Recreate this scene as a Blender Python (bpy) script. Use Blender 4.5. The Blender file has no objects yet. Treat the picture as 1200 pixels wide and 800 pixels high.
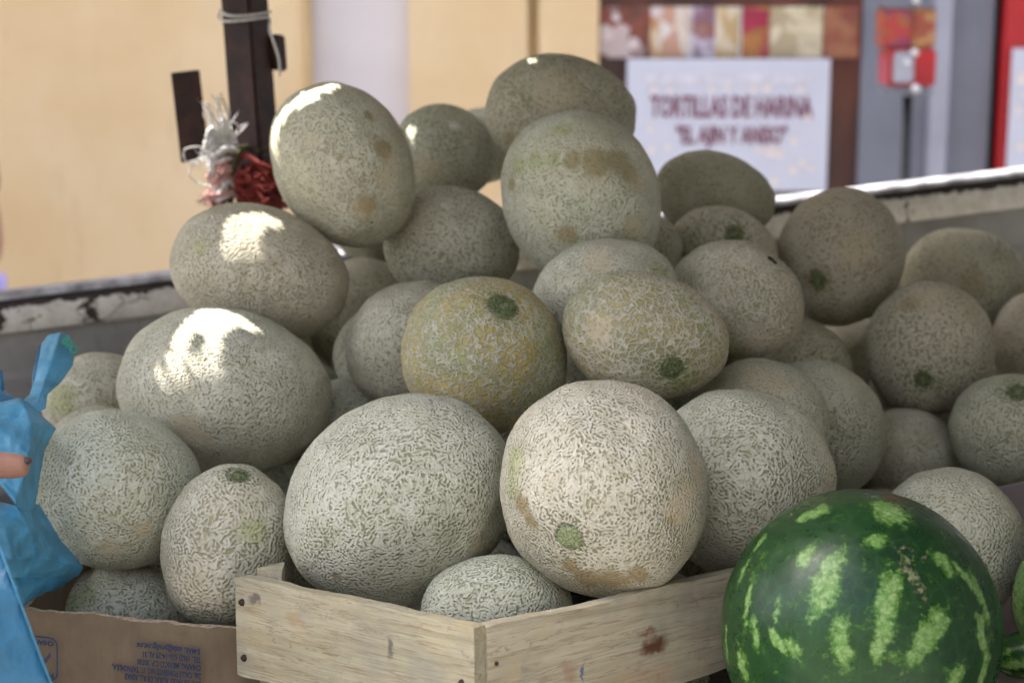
import bpy, bmesh, math, random
import numpy as np
from mathutils import Vector, Matrix, noise

random.seed(7); np.random.seed(7)
SC = bpy.context.scene
COL = SC.collection

# ------------------------------------------------------------------ camera
FPX = 2000.0                       # focal length in pixels of the 1200 px wide photograph
PITCH = math.radians(11)
CAM = Vector((0, 0, 1.5))
FWD = Vector((0, math.cos(PITCH), -math.sin(PITCH)))
UP = Vector((0, math.sin(PITCH), math.cos(PITCH)))
RIGHT = Vector((1, 0, 0))
cam_data = bpy.data.cameras.new('camera'); cam = bpy.data.objects.new('camera', cam_data); COL.objects.link(cam)
cam_data.sensor_width = 36; cam_data.lens = 60; cam_data.clip_start = .05; cam_data.clip_end = 500
cam.location = CAM; cam.rotation_euler = (math.radians(90) - PITCH, 0, 0)
cam_data.dof.use_dof = True; cam_data.dof.focus_distance = 1.36; cam_data.dof.aperture_fstop = 5.6
cam_data.dof.aperture_blades = 7
SC.camera = cam

# ------------------------------------------------------------------ light
SUN = Vector((-.50, .25, .83)).normalized()
W = bpy.data.worlds.new('World'); SC.world = W; W.use_nodes = True
nt = W.node_tree; bg = nt.nodes['Background']; sky = nt.nodes.new('ShaderNodeTexSky')
sky.sky_type = 'NISHITA'; sky.sun_disc = False
sky.air_density = .8; sky.dust_density = 3.5; sky.ozone_density = .3      # hazy city sky
sky.sun_elevation = math.asin(SUN.z); sky.sun_rotation = math.atan2(SUN.x, SUN.y)
# a milky, hazy sky: half of its blue is lost in white haze
bw = nt.nodes.new('ShaderNodeRGBToBW'); mxs = nt.nodes.new('ShaderNodeMix'); mxs.data_type = 'RGBA'; mxs.inputs[0].default_value = .40
nt.links.new(sky.outputs[0], bw.inputs[0]); nt.links.new(sky.outputs[0], mxs.inputs[6]); nt.links.new(bw.outputs[0], mxs.inputs[7])
nt.links.new(mxs.outputs[2], bg.inputs[0]); bg.inputs[1].default_value = .15
sl = bpy.data.lights.new('sun', 'SUN'); so = bpy.data.objects.new('sun', sl); COL.objects.link(so)
sl.energy = 4.0; sl.angle = math.radians(.4); sl.color = (1, .965, .91)
so.rotation_euler = SUN.to_track_quat('Z', 'Y').to_euler()
SC.view_settings.view_transform = 'Standard'; SC.view_settings.look = 'None'
SC.view_settings.exposure = 2.18; SC.view_settings.gamma = 1
SC.render.engine = 'CYCLES'; SC.cycles.use_denoising = True
SC.cycles.use_adaptive_sampling = True; SC.cycles.adaptive_threshold = .025
SC.cycles.max_bounces = 6; SC.cycles.diffuse_bounces = 3; SC.cycles.glossy_bounces = 2

# ------------------------------------------------------------------ helpers
def PX(x, y, d):
    """the world point seen at photo pixel x, y at depth d metres along the view"""
    return CAM + d * (FWD + (x - 600) / FPX * RIGHT - (y - 400) / FPX * UP)

def tag(o, label=None, cat=None, group=None, kind=None):
    if label: o['label'] = label
    if cat: o['category'] = cat
    if group: o['group'] = group
    if kind: o['kind'] = kind
    return o

def link(name, me, mat=None, parent=None, smooth=False):
    o = bpy.data.objects.new(name, me); COL.objects.link(o)
    if mat and not me.materials: me.materials.append(mat)
    if smooth: me.shade_smooth()
    if parent: o.parent = parent
    return o

def mesh(name, verts, faces, mat=None, parent=None, smooth=False):
    me = bpy.data.meshes.new(name)
    me.from_pydata([tuple(v) for v in verts], [], [tuple(int(i) for i in f) for f in faces]); me.update()
    return link(name, me, mat, parent, smooth)

def empty(name, loc=(0, 0, 0)):
    o = bpy.data.objects.new(name, None); COL.objects.link(o); o.location = loc
    o.empty_display_size = .05; bpy.context.view_layer.update()
    return o

def box(name, c, s, mat, parent=None, bevel=0, frame=None):
    """axis aligned box (centre, size); frame = optional matrix"""
    bm = bmesh.new(); bmesh.ops.create_cube(bm, size=1)
    for v in bm.verts: v.co = Vector((v.co.x * s[0], v.co.y * s[1], v.co.z * s[2]))
    if bevel: bmesh.ops.bevel(bm, geom=bm.edges[:], offset=bevel, segments=2, affect='EDGES', clamp_overlap=True)
    me = bpy.data.meshes.new(name); bm.to_mesh(me); bm.free()
    o = link(name, me, mat)
    if parent: o.parent = parent
    o.matrix_local = (frame or Matrix()) @ Matrix.Translation(c)
    return o

def tube(name, pts, r, mat, parent=None, seg=8, twist=None):
    """round tube through points; r number or list"""
    P = [Vector(p) for p in pts]; n = len(P); vs = []; fs = []
    rs = r if isinstance(r, (list, tuple)) else [r] * n
    a = Vector((0, 0, 1))
    for i in range(n):
        t = (P[min(i + 1, n - 1)] - P[max(i - 1, 0)]).normalized()
        if abs(t.dot(a)) > .97: a = Vector((1, .2, 0))
        u = t.cross(a).normalized(); v = t.cross(u).normalized(); a = v.cross(t) if False else a
        for k in range(seg):
            g = 2 * math.pi * k / seg
            q = rs[i] * (1 + (.22 * math.cos(3 * (g + i * twist)) if twist else 0))
            vs.append(P[i] + u * math.cos(g) * q + v * math.sin(g) * q)
    for i in range(n - 1):
        for k in range(seg):
            fs.append((i * seg + k, i * seg + (k + 1) % seg, (i + 1) * seg + (k + 1) % seg, (i + 1) * seg + k))
    fs.append(tuple(range(seg))[::-1]); fs.append(tuple(range((n - 1) * seg, n * seg)))
    return mesh(name, vs, fs, mat, parent, True)

def smoothpath(pts, k=6):
    P = [Vector(p) for p in pts]; out = []
    for i in range(len(P) - 1):
        p0 = P[max(i - 1, 0)]; p1 = P[i]; p2 = P[i + 1]; p3 = P[min(i + 2, len(P) - 1)]
        for j in range(k):
            t = j / k
            out.append(.5 * ((2 * p1) + (p2 - p0) * t + (2 * p0 - 5 * p1 + 4 * p2 - p3) * t * t + (3 * p1 - p0 - 3 * p2 + p3) * t ** 3))
    out.append(P[-1]); return out

# ---- node helper
class N:
    def __init__(s, name):
        s.m = bpy.data.materials.new(name); s.m.use_nodes = True; s.t = s.m.node_tree
        s.b = s.t.nodes['Principled BSDF']
    def n(s, kind, **kw):
        x = s.t.nodes.new('ShaderNode' + kind)
        for k, v in kw.items(): setattr(x, k, v)
        return x
    def put(s, sock, v):
        if isinstance(v, bpy.types.NodeSocket): s.t.links.new(v, sock)
        elif v is not None:
            if hasattr(sock.default_value, '__len__'):
                v = tuple(v) if hasattr(v, '__len__') else (v,) * len(sock.default_value)
                if len(sock.default_value) == 4 and len(v) == 3: v = v + (1,)
            sock.default_value = v
    def math(s, op, a, b=None, c=None, clamp=False):
        x = s.n('Math', operation=op, use_clamp=clamp); s.put(x.inputs[0], a)
        if b is not None: s.put(x.inputs[1], b)
        if c is not None: s.put(x.inputs[2], c)
        return x.outputs[0]
    def vm(s, op, a, b=None, sc=None):
        x = s.n('VectorMath', operation=op); s.put(x.inputs[0], a)
        if b is not None: s.put(x.inputs[1], b)
        if sc is not None: s.put(x.inputs['Scale'], sc)
        return x.outputs[0]
    def noise(s, vec, scale, detail=2, rough=.5, col=False, dist=0):
        x = s.n('TexNoise'); s.put(x.inputs['Vector'], vec); s.put(x.inputs['Scale'], scale)
        x.inputs['Detail'].default_value = detail; x.inputs['Roughness'].default_value = rough
        x.inputs['Distortion'].default_value = dist
        return x.outputs[1 if col else 0]
    def vor(s, vec, scale, feature='F1', out='Distance', rand=1):
        x = s.n('TexVoronoi', feature=feature); s.put(x.inputs['Vector'], vec); s.put(x.inputs['Scale'], scale)
        x.inputs['Randomness'].default_value = rand
        return x.outputs[out]
    def ramp(s, v, a, b, lo=0, hi=1, smooth=True):
        x = s.n('MapRange', interpolation_type='SMOOTHSTEP' if smooth else 'LINEAR')
        s.put(x.inputs['Value'], v); s.put(x.inputs['From Min'], a); s.put(x.inputs['From Max'], b)
        s.put(x.inputs['To Min'], lo); s.put(x.inputs['To Max'], hi)
        return x.outputs[0]
    def mix(s, f, a, b, mode='MIX'):
        x = s.n('Mix', data_type='RGBA', blend_type=mode); s.put(x.inputs[0], f); s.put(x.inputs[6], a); s.put(x.inputs[7], b)
        return x.outputs[2]
    def obj(s): return s.n('TexCoord').outputs['Object']
    def attr(s, name, typ='GEOMETRY', out='Fac'):
        x = s.n('Attribute', attribute_type=typ, attribute_name=name); return x.outputs[out]
    def bump(s, h, dist, strength=1, normal=None):
        x = s.n('Bump'); s.put(x.inputs['Height'], h); x.inputs['Distance'].default_value = dist
        x.inputs['Strength'].default_value = strength
        if normal: s.put(x.inputs['Normal'], normal)
        return x.outputs[0]
    def set(s, col=None, rough=None, normal=None, metal=None, spec=None, **kw):
        if col is not None: s.put(s.b.inputs['Base Color'], col)
        if rough is not None: s.put(s.b.inputs['Roughness'], rough)
        if normal is not None: s.put(s.b.inputs['Normal'], normal)
        if metal is not None: s.put(s.b.inputs['Metallic'], metal)
        if spec is not None: s.put(s.b.inputs['Specular IOR Level'], spec)
        for k, v in kw.items(): s.put(s.b.inputs[k.replace('_', ' ')], v)
        return s.m

def plain(name, col, rough=.6, metal=0, vary=.15, scale=20, bump=0):
    s = N(name); p = s.obj(); f = s.noise(p, scale, 4, .6)
    c = s.mix(s.ramp(f, .3, .7), [x * (1 - vary) for x in col], [min(1, x * (1 + vary)) for x in col])
    return s.set(c, rough, s.bump(f, bump) if bump else None, metal)

# ------------------------------------------------------------------ materials
def melon_material(kind):
    s = N('melon_rind_' + kind); p0 = s.obj()
    rnd = s.n('ObjectInfo').outputs['Random']
    p = s.vm('ADD', p0, s.vm('SCALE', (3.1, 5.7, 2.3), sc=rnd))
    S = s.attr('net_scale', 'OBJECT'); Wd = s.attr('net_width', 'OBJECT')
    yel = s.attr('yellow', 'OBJECT')
    stt = s.attr('stain_tan'); stb = s.attr('stain_brown'); stg = s.attr('stain_green'); ring = s.attr('ring')
    wp = s.vm('SUBTRACT', s.noise(p, s.math('MULTIPLY', S, .75), 2, .6, col=True), (.5, .5, .5))
    q = s.vm('ADD', p, s.vm('SCALE', wp, sc=s.math('DIVIDE', 1.15, S)))
    d1 = s.vor(q, S, 'DISTANCE_TO_EDGE')
    cellr = s.vor(q, S, 'F1', 'Color')
    d2 = s.vor(s.vm('ADD', q, (1.7, .3, .9)), s.math('MULTIPLY', S, .62), 'DISTANCE_TO_EDGE')
    wn = s.noise(p, 22, 2)                                       # where netting is dense or sparse
    w = s.math('MULTIPLY', Wd, s.ramp(wn, .25, .75, .72, 1.35))
    sepc = s.n('SeparateColor'); s.put(sepc.inputs[0], cellr)
    w = s.math('MULTIPLY', w, s.ramp(sepc.outputs[0], 0, 1, .7, 1.3, False))
    near = s.math('MULTIPLY', ring, .35)
    w = s.math('MULTIPLY', w, s.math('SUBTRACT', 1, near))
    w = s.math('MULTIPLY', w, .52)
    l1 = s.ramp(d1, w, s.math('ADD', w, .09), 1, 0)
    w2 = s.math('MULTIPLY', w, .5)
    l2 = s.ramp(d2, w2, s.math('ADD', w2, .05), 1, 0)
    fill = s.ramp(sepc.outputs[1], .90, .93)                        # a few cells wholly corked over
    vnet = s.math('MAXIMUM', l1, l2)
    thr = s.math('ADD', s.math('ADD', .478, s.math('MULTIPLY', Wd, .5)), s.math('ADD', s.ramp(wn, .25, .75, -.035, .05), s.math('MULTIPLY', ring, -.06)))
    if kind == 'wormy':
        gq = s.vm('ADD', p, s.vm('SCALE', wp, sc=s.math('DIVIDE', .35, S)))
        gb = s.n('TexGabor', gabor_type='3D'); s.put(gb.inputs['Vector'], gq); s.put(gb.inputs['Scale'], s.math('MULTIPLY', S, .92)); gb.inputs['Frequency'].default_value = 2.0
        gb.inputs['Anisotropy'].default_value = 0.0
        gv = gb.outputs['Value']; net = s.ramp(gv, s.math('SUBTRACT', thr, .03), s.math('ADD', thr, .10), 1, 0)
        crest = s.ramp(gv, s.math('SUBTRACT', thr, .20), thr, 1, 0)
    elif kind == 'plain':
        nf = s.noise(p, s.math('MULTIPLY', S, 1.9), 1, .4)
        net = s.ramp(nf, s.math('SUBTRACT', thr, .02), s.math('ADD', thr, .07), 1, 0)
        crest = s.ramp(nf, s.math('SUBTRACT', thr, .15), thr, 1, 0)
    else:
        net = vnet; crest = s.ramp(d1, 0, w, 1, 0)
    st_edge = s.noise(p, 55, 6, .75)
    def stain(a): return s.ramp(s.math('ADD', a, s.math('MULTIPLY', s.math('SUBTRACT', st_edge, .5), 1.5)), .28, .78)
    T, B, G = stain(stt), stain(stb), stain(stg)
    rubbed = s.math('MAXIMUM', T, s.math('MULTIPLY', B, .7))
    grain = s.noise(p, 900, 3, .7); mid = s.noise(p, 45, 3, .6); low = s.noise(p, 11, 2)
    # colours
    cork = s.mix(s.ramp(mid, .3, .7), (.635, .615, .51), (.79, .765, .68))
    cork = s.mix(crest, s.mix(1, cork, (.84, .82, .75), 'MULTIPLY'), cork)
    cork = s.mix(s.ramp(grain, .3, .75, 0, .5), cork, (.40, .38, .29))
    cork = s.mix(s.math('MULTIPLY', s.ramp(low, .5, .75), .35), cork, (.62, .53, .36))
    pit = s.mix(s.ramp(low, .35, .65), (.305, .305, .19), (.41, .36, .235))
    yn = s.noise(p, 16, 2)
    pity = s.mix(s.ramp(yn, .38, .62), (.36, .38, .17), (.58, .42, .12))
    pit = s.mix(yel, pit, pity)
    pit = s.mix(s.math('MULTIPLY', ring, .8), pit, (.10, .16, .05))
    net_c = s.math('MULTIPLY', net, s.math('SUBTRACT', 1, s.math('MULTIPLY', B, .3)))
    cork = s.mix(s.math('MULTIPLY', yel, s.ramp(yn, .4, .65, .02, .24)), cork, (.66, .55, .28))
    c = s.mix(net_c, pit, cork)
    c = s.mix(s.math('MULTIPLY', G, .55), c, s.mix(net, (.21, .26, .07), (.42, .45, .20)))
    c = s.mix(s.math('MULTIPLY', B, .68), c, s.mix(grain, (.22, .15, .055), (.40, .30, .14)))
    c = s.mix(s.math('MULTIPLY', T, .42), c, s.mix(mid, (.56, .41, .24), (.66, .52, .36)))
    c = s.mix(s.attr('dull', 'OBJECT'), c, s.mix(net, (.235, .215, .155), (.395, .365, .28)))  # brown-grey tone, part skin colour, part shade painted in
    col_ = s.attr('collar'); cm = s.ramp(s.math('ADD', col_, s.math('MULTIPLY', s.math('SUBTRACT', s.noise(p, 330, 3, .7), .5), 1.4)), .40, .62)
    c = s.mix(s.math('MULTIPLY', cm, .6), c, (.08, .11, .055))
    tint = s.mix(rnd, (.95, 1.0, .93), (1.0, .96, .90))
    c = s.mix(1, c, tint, 'MULTIPLY')
    h = s.math('MULTIPLY', s.math('ADD', s.math('MULTIPLY', net, .65), s.math('MULTIPLY', crest, .35)), s.math('SUBTRACT', 1, s.math('MULTIPLY', rubbed, .6)))
    h = s.math('ADD', h, s.math('MULTIPLY', grain, .3))
    return s.set(c, .72, s.bump(h, .0016, 1), spec=.25)

def scar_material(name, c1, c2, ck=.55):
    s = N(name); p = s.obj()
    r = s.vm('LENGTH', p); ln = s.n('VectorMath', operation='LENGTH'); s.put(ln.inputs[0], p); r = ln.outputs['Value']
    n1 = s.noise(p, 420, 4, .7)
    cr = s.vor(s.vm('ADD', p, s.vm('SCALE', s.noise(p, 300, 2, .5, col=True), sc=.003)), 230, 'DISTANCE_TO_EDGE')
    c = s.mix(s.ramp(n1, .35, .7), c1, c2); c = s.mix(s.ramp(cr, .0, .09, ck, 0), c, [x * .35 for x in c1])
    c = s.mix(s.ramp(r, .006, .0, 0, .3), c, (.45, .44, .28))
    return s.set(c, .8, s.bump(s.math('ADD', n1, s.ramp(cr, 0, .1, 0, .8)), .0012), spec=.15)

def wood_material(name, c1, c2, cg, seed, knots=(), marks=()):
    """x runs along the board, z across it"""
    s = N(name); p = s.vm('ADD', s.obj(), (seed, seed * .7, seed * .3))
    st = s.vm('MULTIPLY', p, (3, 40, 40)); f = s.noise(st, 2.2, 5, .65, dist=.6)
    st2 = s.vm('MULTIPLY', p, (6, 120, 120)); g = s.noise(st2, 4, 3, .6, dist=.3)
    c = s.mix(s.ramp(f, .32, .7), c1, c2)
    c = s.mix(s.ramp(g, .56, .68, 0, .7), c, cg)
    ln_ = s.noise(s.vm('MULTIPLY', p, (4, 90, 90)), 1.4, 4, .6, dist=1.0); c = s.mix(s.ramp(s.math('ABSOLUTE', s.math('SUBTRACT', ln_, .5)), .0, .02, .55, 0), c, [x * .7 for x in cg])
    saw = s.n('TexWave', bands_direction='X'); s.put(saw.inputs[0], p); saw.inputs['Scale'].default_value = 130
    saw.inputs['Distortion'].default_value = 4; saw.inputs['Detail'].default_value = 3
    blot = s.noise(p, 22, 4, .6)
    c = s.mix(s.ramp(blot, .5, .72, 0, .5), c, (.52, .40, .22))
    c = s.mix(s.ramp(s.noise(p, 9, 4, .7), .42, .7, 0, .6), c, (.27, .265, .22)); c = s.mix(s.ramp(s.noise(p, 70, 5, .75), .58, .72, 0, .45), c, (.16, .13, .10))
    sp = s.vor(p, 160, 'F1'); c = s.mix(s.ramp(sp, .06, .10, .8, 0), c, (.08, .07, .06)) if marks else c
    P = s.obj(); warp = s.vm('SCALE', s.vm('SUBTRACT', s.noise(P, 90, 3, .6, col=True), (.5, .5, .5)), sc=.018)
    Q = s.vm('ADD', P, warp)
    for (kx, kz, rx, rz, col, amt) in tuple(knots) + tuple(marks):
        v = s.vm('DIVIDE', s.vm('SUBTRACT', Q, (kx, 0, kz)), (rx, 1, rz))
        ln = s.n('VectorMath', operation='LENGTH'); s.put(ln.inputs[0], v)
        m = s.ramp(ln.outputs['Value'], .35, 1.15, amt, 0)
        c = s.mix(m, c, col)
    h = s.math('ADD', s.math('MULTIPLY', f, .7), s.math('ADD', s.math('MULTIPLY', g, .5), s.math('MULTIPLY', saw.outputs[1], .12)))
    return s.set(c, .78, s.bump(h, .0012, .8), spec=.2)

M_RIND = melon_material('wormy'); M_RIND2 = melon_material('laced'); M_RIND3 = melon_material('plain')
M_SCAR = scar_material('green_scar', (.24, .29, .13), (.44, .48, .27), .15)
M_SCARD = scar_material('dark_scar', (.10, .125, .05), (.27, .31, .15))
M_RIM = scar_material('scar_rim', (.03, .06, .03), (.12, .16, .09))

# ------------------------------------------------------------------ the melons
#   id: photo centre x, y, half axes a, b (photo pixels), tilt, depth
ML = {
'front':(708,573,122,129,20,1.369),'bigleft':(469,586,142,118,32,1.459),'right':(868,564,109,109,0,1.489),
'orange':(567,416,97,92,-20,1.596),'netted':(755,393,99,74,-12,1.563),'m6':(483,404,80,73,30,1.746),
'm7':(708,345,86,65,10,1.677),'m8':(862,351,80,68,-22,1.750),'m9':(848,292,64,49,-20,1.940),
'm10':(837,229,72,51,-15,2.060),'m11':(682,233,105,92,-65,1.776),'m12':(657,133,89,69,-8,1.947),
'm13':(403,194,101,80,-62,1.810),'m14':(521,179,62,56,-20,2.013),'m15':(530,287,80,69,-10,1.886),
'm16':(568,170,46,44,0,2.222),'m17':(305,319,106,78,-18,1.770),'m18':(264,457,125,97,-12,1.673),
'm19':(137,573,101,93,-15,1.553),'m20':(112,465,63,52,10,1.807),'m21':(268,640,97,78,80,1.490),
'm22':(138,722,92,62,5,1.575),'m23':(583,713,89,63,0,1.391),'m24':(424,372,72,70,0,2.001),
'm25':(402,520,82,75,30,1.79),'m25b':(335,590,70,66,0,1.80),'m26':(893,497,80,76,-40,1.630),
'm27':(958,503,83,78,-60,1.742),'m28':(935,436,66,62,-40,1.911),'m29':(985,301,81,74,80,1.976),
'm30':(1088,408,79,75,90,1.884),'m31':(1132,330,76,62,-15,2.102),'m32':(1230,402,68,66,0,2.005),
'm33':(1185,503,72,66,0,1.772),'m34':(1064,534,60,56,-20,1.847),'m35':(1003,430,60,58,0,2.109),
'm36':(1113,637,90,87,-60,1.507),'m39':(765,717,60,55,0,1.514),'m40':(755,293,45,42,0,1.899),
'm43':(440,262,50,48,0,2.082),
'water':(1008,738,162,165,0,1.270),'water2':(1295,705,105,100,0,1.400),
}
LABEL = {
'front':'pale melon at the very front, green stem scar and brown smear, resting on the crate',
'bigleft':'big egg-shaped tan melon lying behind the nailed board of the wooden crate',
'right':'round greenish-grey melon between the front melon and the striped watermelon',
'orange':'yellow-orange melon with white netting mid-heap, green stem scar on its top',
'netted':'cream melon with coarse netting and a low right stem scar, beside the yellow-orange melon',
'm6':'grey-green melon just left of and behind the yellow-orange melon',
'm7':'flattish melon tucked between the tall streaked melon and the coarsely netted cream melon',
'm8':'coarse green-grey melon with a small black fleck at its upper right edge',
'm9':'small melon with sunken dark scar, just above the one with the black fleck',
'm10':'dull brown-grey melon right in front of the lower edge of the white paper sign',
'm11':'tall melon with a brown and olive streak across its upper half, under the topmost melon',
'm12':'topmost melon of the heap, greyish brown with a faint sun glint on its top',
'm13':'upright tan-blotched melon with a sunlit upper left edge, beside the iron post',
'm14':'small rear melon with a pale star-shaped blossom scar, behind the tan-blotched melon',
'm15':'plain green-grey melon below the star-scarred one, left of the tall streaked melon',
'm16':'blurred bluish sliver of melon between the star-scarred melon and the topmost one',
'm17':'melon with a sunlit patch under the knotted rope of the iron post',
'm18':'large egg-shaped melon with long finger-like streaks of sunlight on it',
'm19':'round buff melon next to the blue plastic bag and the fingertip',
'm20':'small green-yellow melon beside the handle of the blue bag, by the truck side',
'm21':'upright green melon with dark scar on top, between cardboard box and crate',
'm22':'low melon with a bare green patch, lying inside the cardboard box rim',
'm23':'half hidden melon just inside the front corner of the wooden crate',
'm24':'dark shaded melon in the hollow right of the melon under the rope',
'm25':'shadowed melon wedged between the sun-streaked melon and the big egg-shaped tan one',
'm25b':'darkest melon low in the gap above the upright green melon with scar',
'm26':'smooth pinkish-grey melon squeezed behind the round greenish-grey one, below the black-fleck melon',
'm27':'oval pinkish-grey melon whose right side shows just above the striped watermelon',
'm28':'small shaded melon peeking out just below right of the black-fleck melon',
'm29':'round shaded melon touching the sunlit truck rail, with a dark scar low on its left',
'm30':'round shaded melon on the right with rusty blotch on top and green scar below',
'm31':'dim blurred melon against the truck side wall at the far right, highest there',
'm32':'dark melon cut off at the right edge, above another cut-off melon',
'm33':'melon at the right edge with a green scar at its upper right',
'm34':'small grey melon low between the oval pinkish one and the melon at the right edge',
'm35':'very dark melon in the hollow between the two round shaded melons on the right',
'm36':'blue-grey melon directly behind the right shoulder of the striped watermelon',
'm39':'small bluish sliver of melon under the front melon, above the right crate board',
'm40':'narrow sliver of melon between the tall streaked melon and the black fleck melon',
'm43':'brown shaded bottom of a melon in the gap under the sun-edged upright melon',
}
def basis(k):
    cx, cy, a, b, rot, d = ML[k]
    t = math.radians(rot)
    ray = (FWD + (cx - 600) / FPX * RIGHT - (cy - 400) / FPX * UP).normalized()
    e1 = math.cos(t) * RIGHT + math.sin(t) * UP; e1 = (e1 - e1.dot(ray) * ray).normalized()
    e2 = ray.cross(e1) * -1
    c = min(a, b) if max(a, b) / min(a, b) > 1.12 else (a + b) / 2
    if min(a, b) / max(a, b) < .8: c = min(a, b) * .7 + max(a, b) * .3
    s = np.array([a, b, c]) * d / FPX
    R3 = np.array([e1, e2, ray]) if np.linalg.det(np.array([e1, e2, ray])) > 0 else np.array([e1, e2, ray])
    return PX(cx, cy, d), s, R3

BAS = {k: basis(k) for k in ML}
def hit(k, x, y):
    """world point where photo pixel x, y meets melon k (nearest point if it misses)"""
    P, s, B = BAS[k]
    o = B @ np.array(CAM - P) / s; r = np.array(PX(x, y, 1) - CAM); dd = B @ r / s
    A_ = dd @ dd; b_ = o @ dd; c_ = o @ o - 1; D = b_ * b_ - A_ * c_
    t = (-b_ - math.sqrt(max(D, 0))) / A_
    return Vector(np.array(CAM) + t * r), D >= 0

def ico(sub):
    bm = bmesh.new(); bmesh.ops.create_icosphere(bm, subdivisions=sub, radius=1)
    v = np.array([x.co[:] for x in bm.verts]); f = [tuple(q.index for q in x.verts) for x in bm.faces]; bm.free()
    return v, f
ICO = {5: ico(5), 6: ico(6), 7: None}

def fruit(name, k, mat, sub, scars=(), stains=(), props=None, lump=.012, flat=()):
    """scars: (x, y, radius_px); stains: (kind, x, y, rpx)"""
    P, s, B = BAS[k]; v, f = ICO[sub]
    off = Vector((hash_(k) * 10, hash_(k + 'b') * 10, 0))
    L = v * s
    ln = np.array([noise.noise(Vector(q) * 1.3 + off) + .45 * noise.noise(Vector(q) * 3.1 + off) + .10 * noise.noise(Vector(q) * 9 + off) for q in v])
    L = L * (1 + lump * ln)[:, None]
    d = ML[k][5]
    wb = np.array([[0.] * len(v)] * 3); ring = np.zeros(len(v)); collar = np.zeros(len(v)); scl = []
    for (x, y, rp) in scars:
        w, _ = hit(k, x, y); q = B @ np.array(w - P); r = rp * d / FPX * .76
        dist = np.linalg.norm(L - q, axis=1)
        nrm = q / s ** 2; nrm /= np.linalg.norm(nrm)
        L -= nrm * (np.exp(-(dist / (r * 1.5)) ** 2) * r * .20)[:, None]
        L += nrm * (np.exp(-((dist - r * 1.35) / (r * .5)) ** 2) * r * .05)[:, None]
        collar = np.maximum(collar, np.exp(-((dist - r * 1.12) / (r * .24)) ** 2))
        ring = np.maximum(ring, np.exp(-(dist / (r * 2.0)) ** 2)); scl.append((q, nrm, r))
    for (kind, x, y, rp) in stains:
        w, _ = hit(k, x, y); q = B @ np.array(w - P); r = rp * d / FPX
        i = 'tbg'.index(kind); dist = np.linalg.norm(L - q, axis=1)
        wb[i] = np.maximum(wb[i], np.exp(-(dist / r) ** 2))
    # rows of B are the local axes; keep a proper rotation
    R = Matrix(B.T.tolist())
    if R.determinant() < 0:
        L = L * np.array([1, -1, 1]); R = Matrix((B.T * np.array([1, -1, 1])).tolist()); f = [t[::-1] for t in f]
        scl = [(q * np.array([1, -1, 1]), nn * np.array([1, -1, 1]), r) for q, nn, r in scl]
    o = mesh(name, L, f, mat, None, True)
    me = o.data
    for nm, arr in (('stain_tan', wb[0]), ('stain_brown', wb[1]), ('stain_green', wb[2]), ('ring', ring), ('collar', collar)):
        at = me.attributes.new(nm, 'FLOAT', 'POINT'); at.data.foreach_set('value', arr.astype('f'))
    o.matrix_world = Matrix.Translation(P) @ R.to_4x4()
    for kk, vv in (props or {}).items(): o[kk] = vv
    return o, scl

def hash_(t):
    h = 0
    for c in t: h = (h * 131 + ord(c)) % 99991
    return h / 99991

def stem_scar(o, q, nrm, r, mat):
    """an irregular corky disc sunk into the rind, with a torn rim"""
    nv = Vector(nrm); u = nv.orthogonal().normalized(); w = nv.cross(u)
    vs, fs = [Vector((0, 0, 0)) + nv * r * .10], []
    rings = [(.3, .11), (.6, .08), (.86, .07), (1.0, .0), (1.12, -.12)]; K = 28
    sd = hash_(o.name) * 40
    for ri, (rr, hh) in enumerate(rings):
        for j in range(K):
            a = 2 * math.pi * j / K
            e = 1 + .10 * noise.noise(Vector((math.cos(a) * 1.5, math.sin(a) * 1.5, sd))) + (.07 * noise.noise(Vector((math.cos(a) * 5, math.sin(a) * 5, sd))) if ri > 1 else 0)
            h2 = hh + .06 * noise.noise(Vector((math.cos(a) * rr * 3, math.sin(a) * rr * 3, sd)))
            vs.append(u * math.cos(a) * rr * r * e + w * math.sin(a) * rr * r * e + nv * h2 * r)
    for j in range(K): fs.append((0, 1 + j, 1 + (j + 1) % K))
    for i in range(len(rings) - 1):
        for j in range(K):
            fs.append((1 + i * K + j, 1 + (i + 1) * K + j, 1 + (i + 1) * K + (j + 1) % K, 1 + i * K + (j + 1) % K))
    c = mesh('stem_scar', vs, fs, mat, o, True)
    c.location = Vector(q) - nv * r * .17
    return c

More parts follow.
